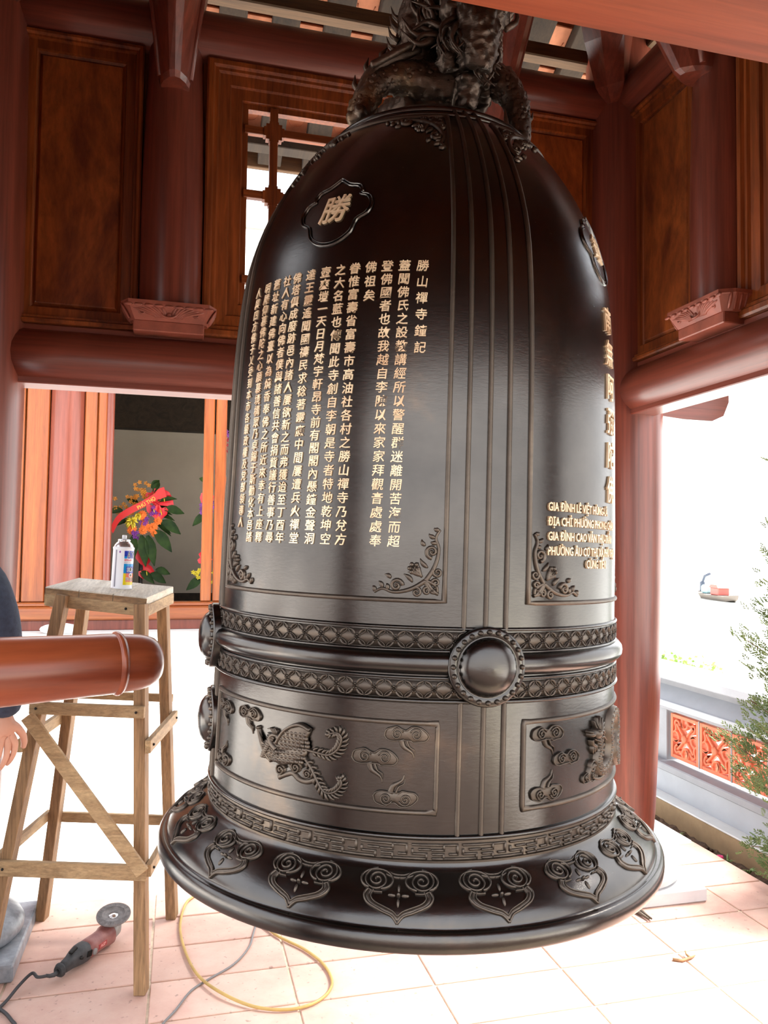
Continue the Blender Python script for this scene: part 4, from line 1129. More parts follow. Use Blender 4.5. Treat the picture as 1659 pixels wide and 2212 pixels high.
# ================================================================== STRIKING LOG
M['log'] = wood('polished_log_wood', (0.15, 0.022, 0.010), (0.44, 0.105, 0.035), 'x', 0.30, 2.6, 0.12, 0.8, 0.02, 0.10, 2.0)
tip = Vector((-0.668, 0.486, 1.212)); dlog = Vector((-0.930, -0.362, 0.0)).normalized()
lg = thing('striking_log', 'polished red brown wooden striking log with a ringed rounded end, pointing at the bell', 'log', tip, atan2(dlog.y, dlog.x))
rl = lambda t: .080 + .022 * min(1, t / .9)
prof = [(0.0, -.004), (.030, -.002), (.052, .006), (.066, .020), (.074, .040), (.079, .065), (.0815, .10)] + [(rl(t) + .001, t) for t in (.14, .165)] 
prof += [(rl(t), t) for t in (.20, .4, .6, .8, 1.0, 1.2, 1.4, 1.55)] + [(.09, 1.60), (.07, 1.64), (0, 1.65)]
RX = Matrix.Rotation(radians(90), 3, 'Y')
MB().lathe(prof, 48, M=RX).build('shaft', M['log'], lg)
MB().lathe([(.080, .112), (.0835, .113), (.0840, .116), (.0875, .118), (.0895, .122), (.0898, .126), (.088, .130), (.0850, .132), (.0845, .135), (.080, .136)], 48, M=RX).build('ring', M['log'], lg)
for t in (.62, 1.42):
    rp_ = MB(); rp_.tube([(t, .108 * cos(a), .108 * sin(a)) for a in [2 * pi * i / 24 for i in range(25)]], .011, 8)
    rp_.tube([(t, 0, .108), (t, 0, .95 if False else 1.0)], .010, 8); rp_.build('rope', M['rope'] if 'rope' in M else M['batten'], lg)

# ================================================================== TALL WOODEN STOOL
st = thing('tall_stool', 'tall splay-legged stool nailed from scrap wood, left of the bell', 'stool', (0, 0, 0))
def V3(*a): return Vector(a)
tl_, nr, rr, br_ = V3(-1.084, 1.132, 1.392), V3(-0.728, 1.039, 1.357), V3(-0.639, 1.429, 1.377), V3(-1.017, 1.528, 1.408)
def lp(a, b, t): return a + (b - a) * t
nx_ = (nr - tl_).normalized(); dn = V3(0, 0, 1)
for k in range(3):                           # seat boards
    a0, a1 = k / 3 + .004, (k + 1) / 3 - .004
    a, b, c, d = lp(tl_, nr, a0), lp(tl_, nr, a1), lp(br_, rr, a1), lp(br_, rr, a0)
    e = V3(0, 0, .0015 * (k == 1))
    bd_ = MB().loft([[p - V3(0, 0, .026) for p in (a, b, c, d)], [p - V3(0, 0, .003) + e for p in (a, b, c, d)], [lp(p, (a + b + c + d) / 4, .012) + e for p in (a, b, c, d)]]).build('seat_board', M['seat'], st)
    MB().bar(a - F0 * .0004 - V3(0, 0, .0148), b - F0 * .0004 - V3(0, 0, .0148), .0012, .0215, (0, 0, 1), 0).build('board_edge', M['deald_x'], bd_)
ins = .012
ctr = (tl_ + nr + rr + br_) / 4
ap = [lp(p, ctr, .04) - V3(0, 0, .047) for p in (tl_, nr, rr, br_)]
for i in range(4):
    a, b = ap[i], ap[(i + 1) % 4]; ax_ = 'x' if i % 2 == 0 else 'y'
    o = MB().bar(a, b, .022, .042, (0, 0, 1), .0015).build('apron', M['deal_' + ax_], st)
    if i == 0:
        for t in (.18, .82):
            p = lp(a, b, t) + V3(-.006, -.0115, .0); MB().ball(p, (.005, .003, .005), 8, 4).build('nail', M['nail'], o)
feet = {'fl': V3(-1.247, 1.135, 0), 'fr': V3(-0.711, 0.993, 0), 'br': V3(-0.613, 1.536, 0), 'bl': V3(-1.133, 1.641, 0)}
tops = {'fl': V3(-1.018, 1.105, 1.365), 'fr': V3(-0.748, 1.035, 1.336), 'br': V3(-0.682, 1.430, 1.352), 'bl': V3(-0.986, 1.510, 1.380)}
for k in ('fl', 'fr', 'br', 'bl'):
    MB().bar(feet[k], tops[k], .040, .050, F0, .002).build('leg', M['deald_z'], st)
def on(k, z): 
    a, b = feet[k], tops[k]; return lp(a, b, z / b.z)
def rail_(nm, a, b, w, h, m, off, ext=.03):
    d = (b - a).normalized(); o = MB().bar(a - d * ext + off, b + d * ext + off, w, h, (0, 0, 1), .0015).build(nm, m, st)
    for p, s_ in ((a, 1), (b, -1)):
        MB().ball(p + off * 1.42 + d * s_ * .004, (.0048, .0048, .0048), 8, 5).build('nail', M['nail'], o)
    return o
fo = -F0 * .033; so_ = R0 * .031
rail_('rail', on('fl', .972), on('fr', .962), .018, .042, M['deal_x'], fo, .022)
rail_('rail', on('fl', .425), on('fr', .416), .018, .052, M['deal_x'], fo, .03)
rail_('rail', on('bl', .925), on('br', .912), .018, .032, M['deal_x'], F0 * .033, .02)
rail_('rail', on('bl', .414), on('br', .397), .018, .040, M['deal_x'], F0 * .033, .02)
rail_('rail', on('fr', .842), on('br', .838), .020, .045, M['deal_y'], so_, .035)
rail_('rail', on('fr', .42), on('br', .41), .020, .042, M['deal_y'], so_, .03)
rail_('rail', on('fl', .842), on('bl', .835), .020, .045, M['deal_y'], -so_, .045)
rail_('rail', on('fl', .45), on('bl', .43), .020, .036, M['deal_y'], -so_, .02)
MB().bar(V3(-1.112, 1.03, .955), V3(-0.715, 0.928, .432), .016, .046, (0, 0, 1), .0015).build('diagonal_brace', M['deal_x'], st)

# ================================================================== SPRAY CAN
can = thing('spray_can', 'white and blue spray paint can without its cap, standing on the stool', 'spray can', (-0.832, 1.256, 1.3765 - .0), 0)
can.rotation_euler = (0, radians(2.0), 0)
R_ = .0385
MB().lathe([(.034, .0), (.0375, .0), (.0400, .002), (.0400, .006), (.0385, .009), (.0385, .152), (.0395, .154), (.0400, .157), (.0390, .160), (.037, .162)], 40).build('body', M['can_white'], can)
MB().lathe([(.0375, .161), (.034, .170), (.027, .178), (.022, .182), (.0225, .185), (.024, .187), (.0225, .190), (.016, .191), (.012, .190), (.0, .190)], 36).build('dome', M['can_metal'], can)
MB().lathe([(.0, .188), (.0085, .188), (.0085, .204), (.0075, .2065), (.0, .207)], 18).build('nozzle', M['can_white'], can)
# printed label: wraps round the can; th = 0 looks at the camera
cang = atan2((CAMPOS - Vector(can.location)).x, -(CAMPOS - Vector(can.location)).y)
def cm(x, z, h=.0): 
    a = cang + x / R_; r = R_ + .0003 + h; return (sin(a) * r, -cos(a) * r, z)
def patch(nm, x0, x1, z0, z1, m, h=0.0, par=None):
    mb = MB(); n = max(2, int((x1 - x0) / .004)); vs = []
    for i in range(n + 1):
        x = x0 + (x1 - x0) * i / n; vs += [cm(x, z0, h), cm(x, z1, h)]
    mb.add(vs, [(2 * i, 2 * i + 2, 2 * i + 3, 2 * i + 1) for i in range(n)], True); return mb.build(nm, m, par or can)
X0 = .004                                     # left edge of the coloured label, just right of the middle
patch('label', X0, X0 + .085, .118, .147, M['can_blue']); patch('label', X0, X0 + .014, .118, .126, M['can_cyan'], .0002)
patch('label', X0, X0 + .085, .062, .098, M['can_cyan']); patch('label', X0 + .009, X0 + .085, .062, .088, M['can_blue'], .0002)
patch('label', X0, X0 + .085, .018, .062, M['can_yellow']); patch('label', X0 + .009, X0 + .060, .029, .062, M['can_orange'], .0002); patch('label', X0 + .016, X0 + .021, .047, .062, M['can_red'], .0003)
patch('stripe', -.031, -.0245, .010, .150, M['can_grey'])
patch('stripe', -.0155, -.010, .139, .146, M['can_purple'])
def ct(t, x, z, sz, sx, m, off=0.0, h=.0005, sh=0.0):
    vs, fs = glyphs(t, sz, 0, off, 'LEFT', 2, sx, sh); mb = MB(); mb.add([cm(X0 + x + a, z + b, h) for a, b, _ in vs], fs); mb.build('lettering', m, can)
ct('ATM', .0105, .119, .036, .62, M['can_white'], .0012, .0004); ct('ATM', .0105, .119, .036, .62, M['can_black'], -.0002, .0006)
ct('SPRAY', .000, .1085, .0095, 1.25, M['can_red'], .0002); ct('ACRYLIC', .000, .1010, .0065, 1.0, M['can_grey'])
ct('SƠN', .0125, .0685, .021, .85, M['can_white'], .0009, .0004); ct('SƠN', .0125, .0685, .021, .85, M['can_black'], -.0001, .0006)
ct('PHUN', .0095, .0325, .020, .80, M['can_white'], .0008, .0004); ct('PHUN', .0095, .0325, .020, .80, M['can_black'], -.0001, .0006)
em = MB(); em.add([cm(X0 + .030 + .0085 * cos(a), .054 + .0085 * sin(a), .0005) for a in [2 * pi * i / 24 for i in range(24)]], [tuple(range(24))]); em.build('emblem', M['can_white'], can)
em = MB(); em.add([cm(X0 + .030 + .0055 * cos(a), .054 + .0055 * sin(a) - .001, .0007) for a in [pi * i / 12 for i in range(13)]], [tuple(range(13))]); em.build('emblem', M['can_black'], can)

# ================================================================== ANGLE GRINDER
gr = thing('angle_grinder', 'dusty dark red angle grinder lying on the tiles under the stool', 'power tool', (-0.998, 1.135, 0), atan2(1.40 - 1.135, -.826 + .998))
zc_ = .034
def gl(secs, nm, m, n=20, kids=None):
    out = []
    for x, ry, rz_, zz, sq in secs:
        q = []
        for k in range(n):
            a = 2 * pi * k / n; c, s_ = cos(a), sin(a)
            q.append(Vector((x, ry * math.copysign(abs(c) ** sq, c), zz + rz_ * math.copysign(abs(s_) ** sq, s_))))
        out.append(q)
    return MB().loft(out, True).build(nm, m, gr)
gl([(-.006, .017, .017, .034, .9), (.004, .022, .024, .034, .9), (.010, .022, .024, .034, .9), (.014, .015, .017, .035, .9)], 'flange', M['grinder_black'])
hd = gl([(.012, .017, .019, .035, .85), (.03, .020, .021, .036, .8), (.055, .023, .024, .038, .8), (.075, .027, .030, .041, .75), (.10, .032, .034, .042, .75), (.128, .034, .035, .041, .8), (.134, .032, .034, .041, .8)], 'rear_handle', M['grinder_black'])
for k in range(4):
    MB().box((.112 + .0062 * k, -.0335, .044 - .001 * k), (.0028, .006, .020), Matrix.Rotation(.3, 3, 'Y')).build('vent', M['nail'], hd)
MB().box((.072, 0, .072), (.034, .016, .010), Matrix.Rotation(-.25, 3, 'Y'), .003).build('switch', M['nail'], gr)
MB().lathe([(0, .008), (.006, .008), (.007, 0)], 12, (.082, -.028, .046), M=Matrix.Rotation(radians(90), 3, 'X')).build('screw', M['nail'], gr)
bd = gl([(.132, .033, .034, .041, .85), (.16, .034, .034, .041, .85), (.20, .033, .033, .041, .9), (.232, .034, .034, .041, .85), (.245, .038, .037, .042, .8), (.268, .038, .037, .042, .8), (.272, .034, .034, .042, .85)], 'motor_housing', M['grinder_red'])
MB().lathe([(0, .006), (.009, .006), (.0115, .004), (.0115, -.004)], 18, (.150, -.0325, .036), M=Matrix.Rotation(radians(90), 3, 'X')).build('brush_cap', M['grinder_grey'], bd)
MB().box((.196, -.0330, .040), (.048, .0024, .018), None, .001).build('badge', M['badge_red'], bd)
vs, fs = glyphs('AGP', .0150, .0, .0004, 'CENTER', 2, 1.0, .2); mb = MB(); mb.add([(.196 + x, -.0345, .035 + y) for x, y, z in vs], fs); mb.build('lettering', M['badge_pale'], bd)
gh = gl([(.270, .030, .030, .043, .8), (.285, .031, .030, .046, .75), (.310, .029, .028, .049, .8), (.325, .020, .022, .050, .9), (.330, .008, .010, .050, 1)], 'gear_head', M['grinder_metal'])
TX = Vector((0, 0, 1)).rotation_difference(Vector((-.84 * .25, -.54 * .25, .97))).to_matrix()
hc = Vector((.300, 0, .074))
MB().lathe([(.022, -.012), (.024, 0), (.024, .012), (.017, .016), (.0, .016)], 24, hc, M=TX).build('spindle_collar', M['grinder_metal'], gr)
dc = hc + TX @ Vector((0, 0, .028))
dsk = MB(); dsk.lathe([(.0, -.004), (.035, -.005), (.0635, -.002), (.0645, .002), (.0625, .0055), (.042, .0045), (.038, .000), (.0, .000)], 64, dc, M=TX); dk = dsk.build('flap_disc', M['flap'], gr)
fl_ = MB()
for k in range(72):
    a = 2 * pi * k / 72; Mz = TX @ Matrix.Rotation(a, 3, 'Z')
    fl_.box(dc + Mz @ Vector((.0530, 0, .0058)), (.021, .0030, .0022), Mz @ Matrix.Rotation(.35, 3, 'X'))
tag(fl_.build('flap', M['flap'], dk), kind='stuff')
MB().lathe([(.0, .006), (.007, .006), (.009, .004), (.017, .003), (.018, .0005)], 20, dc, M=TX).build('lock_nut', M['chrome'], gr)
MB().tube([(-.004, 0, .034), (-.022, 0, .032), (-.040, .004, .036), (-.052, .010, .042)], [.009, .008, .0065, .0055], 10).build('cord_sleeve', M['grinder_black'], gr)

# ================================================================== CABLES ON THE FLOOR
def cable(nm, label, pts, r, m, sub=6):
    t = MB(); P_ = catmull2(pts, sub); t.tube(P_, r, 8); return tag(t.build(nm, m), label, 'cable')
gs = gr.matrix_basis if False else None
c_, s_ = cos(gr.rotation_euler[2]), sin(gr.rotation_euler[2])
def gp(x, y, z): return (-.998 + x * c_ - y * s_, 1.135 + x * s_ + y * c_, z)
cable('power_cord', 'black power cord curling out of the grinder handle', [gp(-.048, .008, .040), gp(-.075, .025, .046), (-1.085, 1.128, .040), (-1.118, 1.090, .024), (-1.150, 1.020, .008), (-1.180, .97, .006), (-1.20, .99, .006), (-1.177, 1.003, .006), (-1.139, .963, .006), (-1.108, .911, .006), (-1.087, .868, .006), (-1.06, .74, .006), (-1.05, .5, .006)], .0055, M['cord_black'])
cable('yellow_hose', 'thin yellow hose looped on the tiles under the bell', [(-.30, 1.95, .008), (-.42, 1.85, .008), (-0.52, 1.70, .008), (-0.56, 1.618, .008), (-0.581, 1.433, .008), (-0.565, 1.243, .008), (-0.523, 1.05, .010), (-0.449, 0.904, .016), (-0.34, 0.8, .010), (-0.221, 0.761, .008), (-0.122, 0.792, .008), (-0.062, 0.88, .008), (-0.067, 1.007, .008), (-0.117, 1.131, .008), (-0.176, 1.217, .008), (-0.222, 1.292, .008), (-.27, 1.45, .008), (-.20, 1.65, .008)], .0052, M['hose'])
cable('grey_cable', 'thin grey cable running under the yellow hose', [(-.22, 1.62, .005), (-0.293, 1.332, .005), (-0.324, 1.208, .005), (-0.389, 1.096, .005), (-0.484, 1.013, .005), (-0.545, 0.953, .005), (-0.594, 0.853, .005), (-0.644, 0.762, .005), (-.70, .6, .005), (-.72, .3, .005)], .0038, M['cord_grey'])
d = MB(); d.tube([(1.224, .752, .005), (1.253, .735, .006), (1.30, .746, .006), (1.325, .757, .006)], [.006, .0055, .005, .002], 6); d.tube([(1.296, .746, .006), (1.290, .762, .012), (1.296, .776, .016)], [.005, .004, .003], 6)
tag(d.build('wood_sliver', M['deald_x']), 'small splintered wood sliver lying alone on the bright floor', 'debris')
pl_ = thing('pliers', 'dark pincers lying on the floor under the right side of the rim', 'tool', (1.31, 1.16, 0))
for k in (-1, 1):
    MB().tube([(.02 * k - .02, .06, .010), (.010 * k, .0, .010), (.009 * k + .008, -.05, .010), (.006 * k + .014, -.11, .010)], [.008, .009, .008, .004], 8).build('jaw', M['iron'], pl_)

# ================================================================== PERSON AT THE LEFT EDGE
pe = thing('person', 'person in a navy blue jacket at the left edge, one arm hanging behind the log', 'person', (-1.448, 0.86, 0), radians(-6))
def skin(nm, verts, edges, radii, m, sub=2, par=pe, root=0):
    me = bpy.data.meshes.new(nm); me.from_pydata(verts, edges, []); o = inst(nm, me, m, par)
    md = o.modifiers.new('skin', 'SKIN'); md.use_smooth_shade = True
    for i, v in enumerate(me.skin_vertices[0].data):
        r = radii[i]; v.radius = r if isinstance(r, tuple) else (r, r); v.use_root = (i == root)
    sb = o.modifiers.new('sub', 'SUBSURF'); sb.levels = sub; sb.render_levels = sub
    return o
# facing +y; the right arm (+x) is the one in the picture
skin('body', [(0, 0, .93), (0, .01, 1.10), (0, .0, 1.28), (0, -.01, 1.42), (0, 0, 1.50), (0, .015, 1.56), (.09, 0, .86), (.10, .01, .48), (.105, -.02, .09), (.11, .10, .045), (-.09, 0, .86), (-.11, .02, .48), (-.12, -.02, .09), (-.13, .10, .045), (.0, .02, 1.63)],
     [(0, 1), (1, 2), (2, 3), (3, 4), (4, 5), (0, 6), (6, 7), (7, 8), (8, 9), (0, 10), (10, 11), (11, 12), (12, 13), (5, 14)],
     [(.15, .11), (.14, .10), (.155, .11), (.14, .09), .055, .052, .085, .06, .042, .035, .085, .06, .042, .035, .055], M['skin'])
hd_ = MB(); hs_ = []
for j in range(13):
    la = -pi / 2 + pi * j / 12; q = []
    for i in range(18):
        a = 2 * pi * i / 18; x = .074 * cos(la) * cos(a); y_ = .094 * cos(la) * sin(a); z = .115 * sin(la)
        if z < 0: x *= 1 + z * 1.4; y_ *= 1 + z * .8 * (sin(a) < 0)
        q.append(Vector((x, y_ + .02, z + 1.705)))
    hs_.append(q)
hd_.loft(hs_, True); hd_.ball((0, .122, 1.695), (.014, .022, .022), 10, 6); hd_.ball((0, .116, 1.655), (.024, .008, .007), 10, 4)
for sgn in (-1, 1): hd_.ball((sgn * .074, .012, 1.70), (.012, .022, .032), 8, 6)
hd_.build('head', M['skin'], pe)
ey = MB(); [ey.ball((sgn * .031, .104, 1.715), (.013, .008, .008), 8, 5) for sgn in (-1, 1)]; ey.build('eyes', M['can_black'], pe)
hr = MB(); hr.ball((0, .006, 1.735), (.082, .096, .100), 18, 8, top=True); hr.ball((0, -.03, 1.715), (.080, .072, .085), 16, 8); hr.build('hair', M['hair'], pe)
# trousers and jacket follow the body
skin('trousers', [(0, 0, .99), (0, 0, .93), (.09, 0, .84), (.10, .01, .48), (.105, -.015, .10), (-.09, 0, .84), (-.11, .02, .48), (-.12, -.015, .10)], [(0, 1), (1, 2), (2, 3), (3, 4), (1, 5), (5, 6), (6, 7)],
     [(.165, .12), (.165, .125), .102, .080, .072, .102, .080, .072], M['trousers'])
jk = skin('jacket', [(0, 0, 1.12), (0, 0, .90), (0, 0, 1.28), (0, -.005, 1.40), (0, 0, 1.49), (.225, -.005, 1.455), (.278, .0, 1.28), (.294, .01, 1.13), (.296, .03, .985), (-.185, -.005, 1.42), (-.25, .0, 1.28), (-.275, .02, 1.13), (-.27, .07, .99)],
     [(0, 1), (0, 2), (2, 3), (3, 4), (3, 5), (5, 6), (6, 7), (7, 8), (3, 9), (9, 10), (10, 11), (11, 12)],
     [(.175, .125), (.185, .135), (.18, .13), (.15, .11), (.07, .07), .084, .074, .064, .056, .078, .070, .062, .054], M['navy'])
def hand(sgn, wrist, turn):
    """one skinned graph: wrist, palm, four fingers of three joints, thumb"""
    w = Vector(wrist); lt = V3(cos(turn), sin(turn), 0); cl = V3(-sgn * .9, .25, 0)
    vs = [w + V3(0, 0, .02), w + V3(0, 0, -.035)]; es = [(0, 1)]; rd = [.027, .027]
    for k, (o_, ln) in enumerate(((-.033, .058), (-.011, .072), (.012, .080), (.033, .072))):
        b = w + lt * o_ + V3(0, 0, -.088 + .004 * abs(k - 2)); n0 = len(vs)
        vs += [w + lt * o_ * .6 + V3(0, 0, -.055), b, b + V3(0, 0, -ln * .45) + cl * .004, b + V3(0, 0, -ln * .76) + cl * .016, b + V3(0, 0, -ln) + cl * .032]
        es += [(1, n0), (n0, n0 + 1), (n0 + 1, n0 + 2), (n0 + 2, n0 + 3), (n0 + 3, n0 + 4)]; rd += [.016, .0125, .0100, .0092, .0075]
    n0 = len(vs); b = w + lt * .034 + V3(0, 0, -.030)
    vs += [b, b + lt * .018 + V3(0, .01, -.030), b + lt * .022 + V3(0, .016, -.056), b + lt * .018 + V3(0, .018, -.078)]
    es += [(1, n0), (n0, n0 + 1), (n0 + 1, n0 + 2), (n0 + 2, n0 + 3)]; rd += [.016, .0130, .0110, .0085]
    skin('hand', vs, es, rd, M['skin'], 2)
hand(1, (.296, .034, .985), radians(25)); hand(-1, (-.27, .075, .99), radians(155))
for sgn, x in ((1, .108), (-1, -.125)):
    MB().loft([[V3(x + a * w, y_, z) for a, z in ((-1, 0), (1, 0), (.9, h), (-.9, h))] for y_, w, h in ((-.075, .030, .07), (-.03, .042, .095), (.06, .044, .07), (.13, .046, .05), (.175, .034, .035), (.19, .015, .02))], True).build('shoe', M['nail'], pe)

# ================================================================== OUTSIDE: ground, garden wall, tree, lake
gd = tag(MB().box((-18, 26, -.60), (53, 64, .9)).build('ground', M['paving']), kind='structure')
tag(MB().box((-8, -7.6, -.07), (21, 12, .10)).build('added_dark_ground', M['added_dark_ground']), kind='structure')  # unseen dark ground added behind the camera to darken the bell's reflections
sl_ = MB(); sl_.add([(2.09, -12, -.16), (2.42, -12, -.16), (8.5, -12, -.35), (26, -14, -4.05), (2.09, 58, -.16), (2.42, 58, -.16), (8.5, 58, -.35), (26, 66, -4.05)], [(0, 1, 5, 4), (1, 2, 6, 5), (2, 3, 7, 6)])
tag(sl_.build('river_bank', M['bank']), kind='structure')
lk = MB(); lk.add([(20, -200, -4.0), (900, -200, -4.0), (900, 900, -4.0), (20, 900, -4.0)], [(0, 1, 2, 3)])
tag(lk.build('lake', M['water']), kind='structure')

# flower bed between the floor and the kerb
so = MB(); nx2, ny2 = 8, 150
vs = []
for i in range(nx2 + 1):
    for j in range(ny2 + 1):
        x = 2.082 + .222 * i / nx2; y = -1.5 + 5.0 * j / ny2
        vs.append((x, y, -.135 + .030 * (i / nx2) + .055 * (mnoise.noise(Vector((x * 16, y * 16, 0))) * .5 + .25 * mnoise.noise(Vector((x * 50, y * 50, 3)))) - .03 * (i == 0)))
so.add(vs, [(i * (ny2 + 1) + j, (i + 1) * (ny2 + 1) + j, (i + 1) * (ny2 + 1) + j + 1, i * (ny2 + 1) + j + 1) for i in range(nx2) for j in range(ny2)], False)
tag(so.build('soil_bed', M['soil']), 'narrow bed of bare brown soil between floor and kerb', 'soil', kind='stuff')
cl_ = MB()
for k in range(260):
    y = random.uniform(-.2, 2.9); x = random.uniform(2.10, 2.29); r = random.uniform(.005, .014)
    cl_.ball((x, y, -.135 + .03 * (x - 2.1) / .2), (r, r * random.uniform(.7, 1.3), r * .8), 6, 3)
tag(cl_.build('soil_clods', M['soil']), 'loose lumps of soil in the narrow bed', 'soil', kind='stuff')
kb = tag(MB().box((2.35, .75, -.06), (.10, 5.0, .15), None, .008).build('kerb', M['kerb']), 'tan rendered kerb with a pale top along the soil bed', 'kerb')
MB().box((2.352, .75, .0185), (.112, 5.0, .010), None, .003).build('kerb_top', M['kerb_top'], kb)
# garden wall: plinth, sill, pierced tiles, shelf, frieze, coping
gw = thing('garden_wall', 'grey rendered garden wall with pierced terracotta tiles beside the lake', 'wall', (2.40, .75, 0))
L_ = 5.2
MB().box((.09, 0, .085), (.20, L_, .22), None, .004).build('plinth', M['render'], gw)
MB().box((.075, 0, .196), (.25, L_, .046), None, .006).build('sill', M['render2'], gw)
MB().box((.11, 0, .587), (.28, L_, .040), None, .004).build('shelf', M['render'], gw)
MB().box((.11, 0, .557), (.25, L_, .020), None, .003).build('shelf_lip', M['render2'], gw)
MB().prism([(-.02, .607), (.16, .607), (.16, .682), (.075, .682)], L_, None, (0, 0, 0)).build('frieze', M['render'], gw)
MB().box((.13, 0, .703), (.11, L_, .046), None, .002).build('neck', M['render2'], gw)
MB().box((.12, 0, .735), (.20, L_, .020), None, .003).build('coping_lip', M['render2'], gw)
MB().box((.11, 0, .770), (.31, L_, .050), None, .005).build('coping', M['render'], gw)
MB().box((.10, 2.18, .38), (.16, .80, .35), None, .004).build('pier', M['render2'], gw)
def pierced():
    """square terracotta screen tile: frame, four scrolling leaves, round middle"""
    mb = MB(); T, S = .040, .137
    for sx_ in (-1, 1):
        mb.box((0, sx_ * (S - .011), 0), (T, .022, 2 * S), None, .002); mb.box((0, 0, sx_ * (S - .011)), (T, 2 * S - .044, .022), None, .002)
    def rib3(pts, w):
        P_ = catmull2(pts, 5); n = len(P_); vs = []
        for i, (a, b) in enumerate(P_):
            p, q = P_[max(0, i - 1)], P_[min(n - 1, i + 1)]; dx, dy = q[0] - p[0], q[1] - p[1]; l = math.hypot(dx, dy) or 1; nx3, ny3 = -dy / l, dx / l
            for s3, e in ((-1, -1), (-1, .6), (-.5, 1), (.5, 1), (1, .6), (1, -1)): vs.append((-e * T * .46, a + nx3 * w * s3, b + ny3 * w * s3))
        mb.add(vs, [(i * 6 + k, (i + 1) * 6 + k, (i + 1) * 6 + (k + 1) % 6, i * 6 + (k + 1) % 6) for i in range(n - 1) for k in range(6)], True)
    for k in range(4):
        a = pi / 2 * k; r = lambda u, v: (u * cos(a) - v * sin(a), u * sin(a) + v * cos(a))
        rib3([r(.010, .010), r(.045, .040), r(.080, .078)], .0095)
        rib3([r(.118, .020), r(.095, .035), r(.090, .060), r(.100, .085), r(.085, .100), r(.060, .092), r(.050, .072)], .0085)
        rib3([r(.118, -.030), r(.085, -.030), r(.062, -.012), r(.070, .018), r(.095, .030)], .0085)
        rib3([r(.020, .118), r(.030, .085), r(.018, .058)], .0085)
    mb.lathe([(0, .030), (.018, .028), (.026, .022), (.026, -.022), (0, -.024)], 14, (0, 0, 0), True, Matrix.Rotation(radians(-90), 3, 'Y'))
    return mb.mesh('pierced_tile')
pm = pierced()
for k in range(14):
    inst('pierced_tile', pm, M['screen'], gw, (.055, 1.763 - .141 - .2865 * k, .383))
    MB().box((.06, 1.763 - .2865 * (k + 1) + .004, .383), (.05, .010, .28)).build('joint', M['render2'], gw)

# juniper
jt = thing('juniper', 'slender dark green juniper at the right edge, in front of the garden wall', 'tree', (2.19, 1.06, -.06))
tk = MB(); tk.tube([(0, 0, 0), (.01, .01, .5), (0, .02, 1.2), (.01, .0, 1.9), (0, 0, 2.5)], [.022, .02, .015, .010, .004], 8); 
fol = MB(); rnd = random.Random(3)
def spray(p, d, ln):
    """flat fan of scale-leaved twigs"""
    d = d.normalized(); sd3 = d.cross(V3(rnd.uniform(-1, 1), rnd.uniform(-1, 1), rnd.uniform(-.3, 1))).normalized()
    for k in range(7):
        t = k / 7; sgn = 1 if k % 2 else -1
        a = p + d * ln * t * .8; dd = (d + sd3 * sgn * rnd.uniform(.6, 1.1)).normalized() if k < 6 else d
        l2 = ln * (.50 - .28 * t) * rnd.uniform(.8, 1.2); b = a + dd * l2
        nn = dd.cross(sd3 if abs(dd.dot(sd3)) < .9 else d).normalized(); w = .0034
        m = (a + b) / 2; s4 = dd.cross(nn)
        vs = [a, m + s4 * w, m + nn * w, m - s4 * w, m - nn * w, b]
        fol.add(vs, [(0, 1, 2), (0, 2, 3), (0, 3, 4), (0, 4, 1), (5, 2, 1), (5, 3, 2), (5, 4, 3), (5, 1, 4)], False)
for i in range(120):
    z = .16 + 2.5 * (i / 120) ** 1.15; an = i * 2.4 + rnd.uniform(-.3, .3)
    R2 = .43 * (sin(min(1, z / .55) * pi / 2)) * max(.10, 1 - (z / 2.7)) ** .9 * rnd.uniform(.75, 1.15)
    if z > 1.25: R2 *= .85
    p0 = V3(.01, .01, z); p1 = p0 + V3(cos(an) * R2, sin(an) * R2, R2 * .45 + .03)
    if z < .34: p1.z -= R2 * .55
    mid = (p0 + p1) / 2 + V3(0, 0, -.02)
    tk.tube([p0, mid, p1], [.006, .004, .002], 5)
    ns = int(14 + R2 * 130)
    for j in range(ns):
        t = rnd.uniform(.35, 1.02); q = p0 + (p1 - p0) * t + V3(rnd.gauss(0, .028), rnd.gauss(0, .028), rnd.gauss(0, .03))
        dv = (p1 - p0).normalized() + V3(rnd.uniform(-.6, .6), rnd.uniform(-.6, .6), rnd.uniform(-.1, .8)); spray(q, dv, rnd.uniform(.035, .07))
tk.build('trunk', M['bark'], jt); tag(fol.build('foliage', M['juniper'], jt), kind='stuff')

def weed(loc, n, h, seed):
    r = random.Random(seed); w = MB()
    for k in range(n):
        a = r.uniform(0, 6.28); l = h * r.uniform(.6, 1); P_ = [(0, 0, 0), (cos(a) * l * .3, sin(a) * l * .3, l * .5), (cos(a) * l * .8, sin(a) * l * .8, l * .6)]
        w.tube(P_, [.003, .006, .001], 5, flat=.3)
    return w
t_ = thing('weed', 'tuft of pale green leaves with a pink blossom in the soil bed', 'plant', (2.165, 1.64, -.07))
weed(None, 8, .07, 1).build('leaves', M['weed'], t_); fb = MB(); [fb.ball((-.03 + .010 * cos(k), .015 + .010 * sin(k), .035), .009, 7, 4) for k in range(6)]; fb.build('blossom', M['pink'], t_)
tag(weed(None, 6, .05, 2).build('weed', M['weed'], None, (2.15, 2.03, -.07)), 'single small weed in the soil near the red column', 'plant')
tag(weed(None, 9, .07, 5).build('weed', M['weed'], None, (2.18, 1.50, -.07)), 'flat grassy weed in the soil just before the juniper', 'plant')
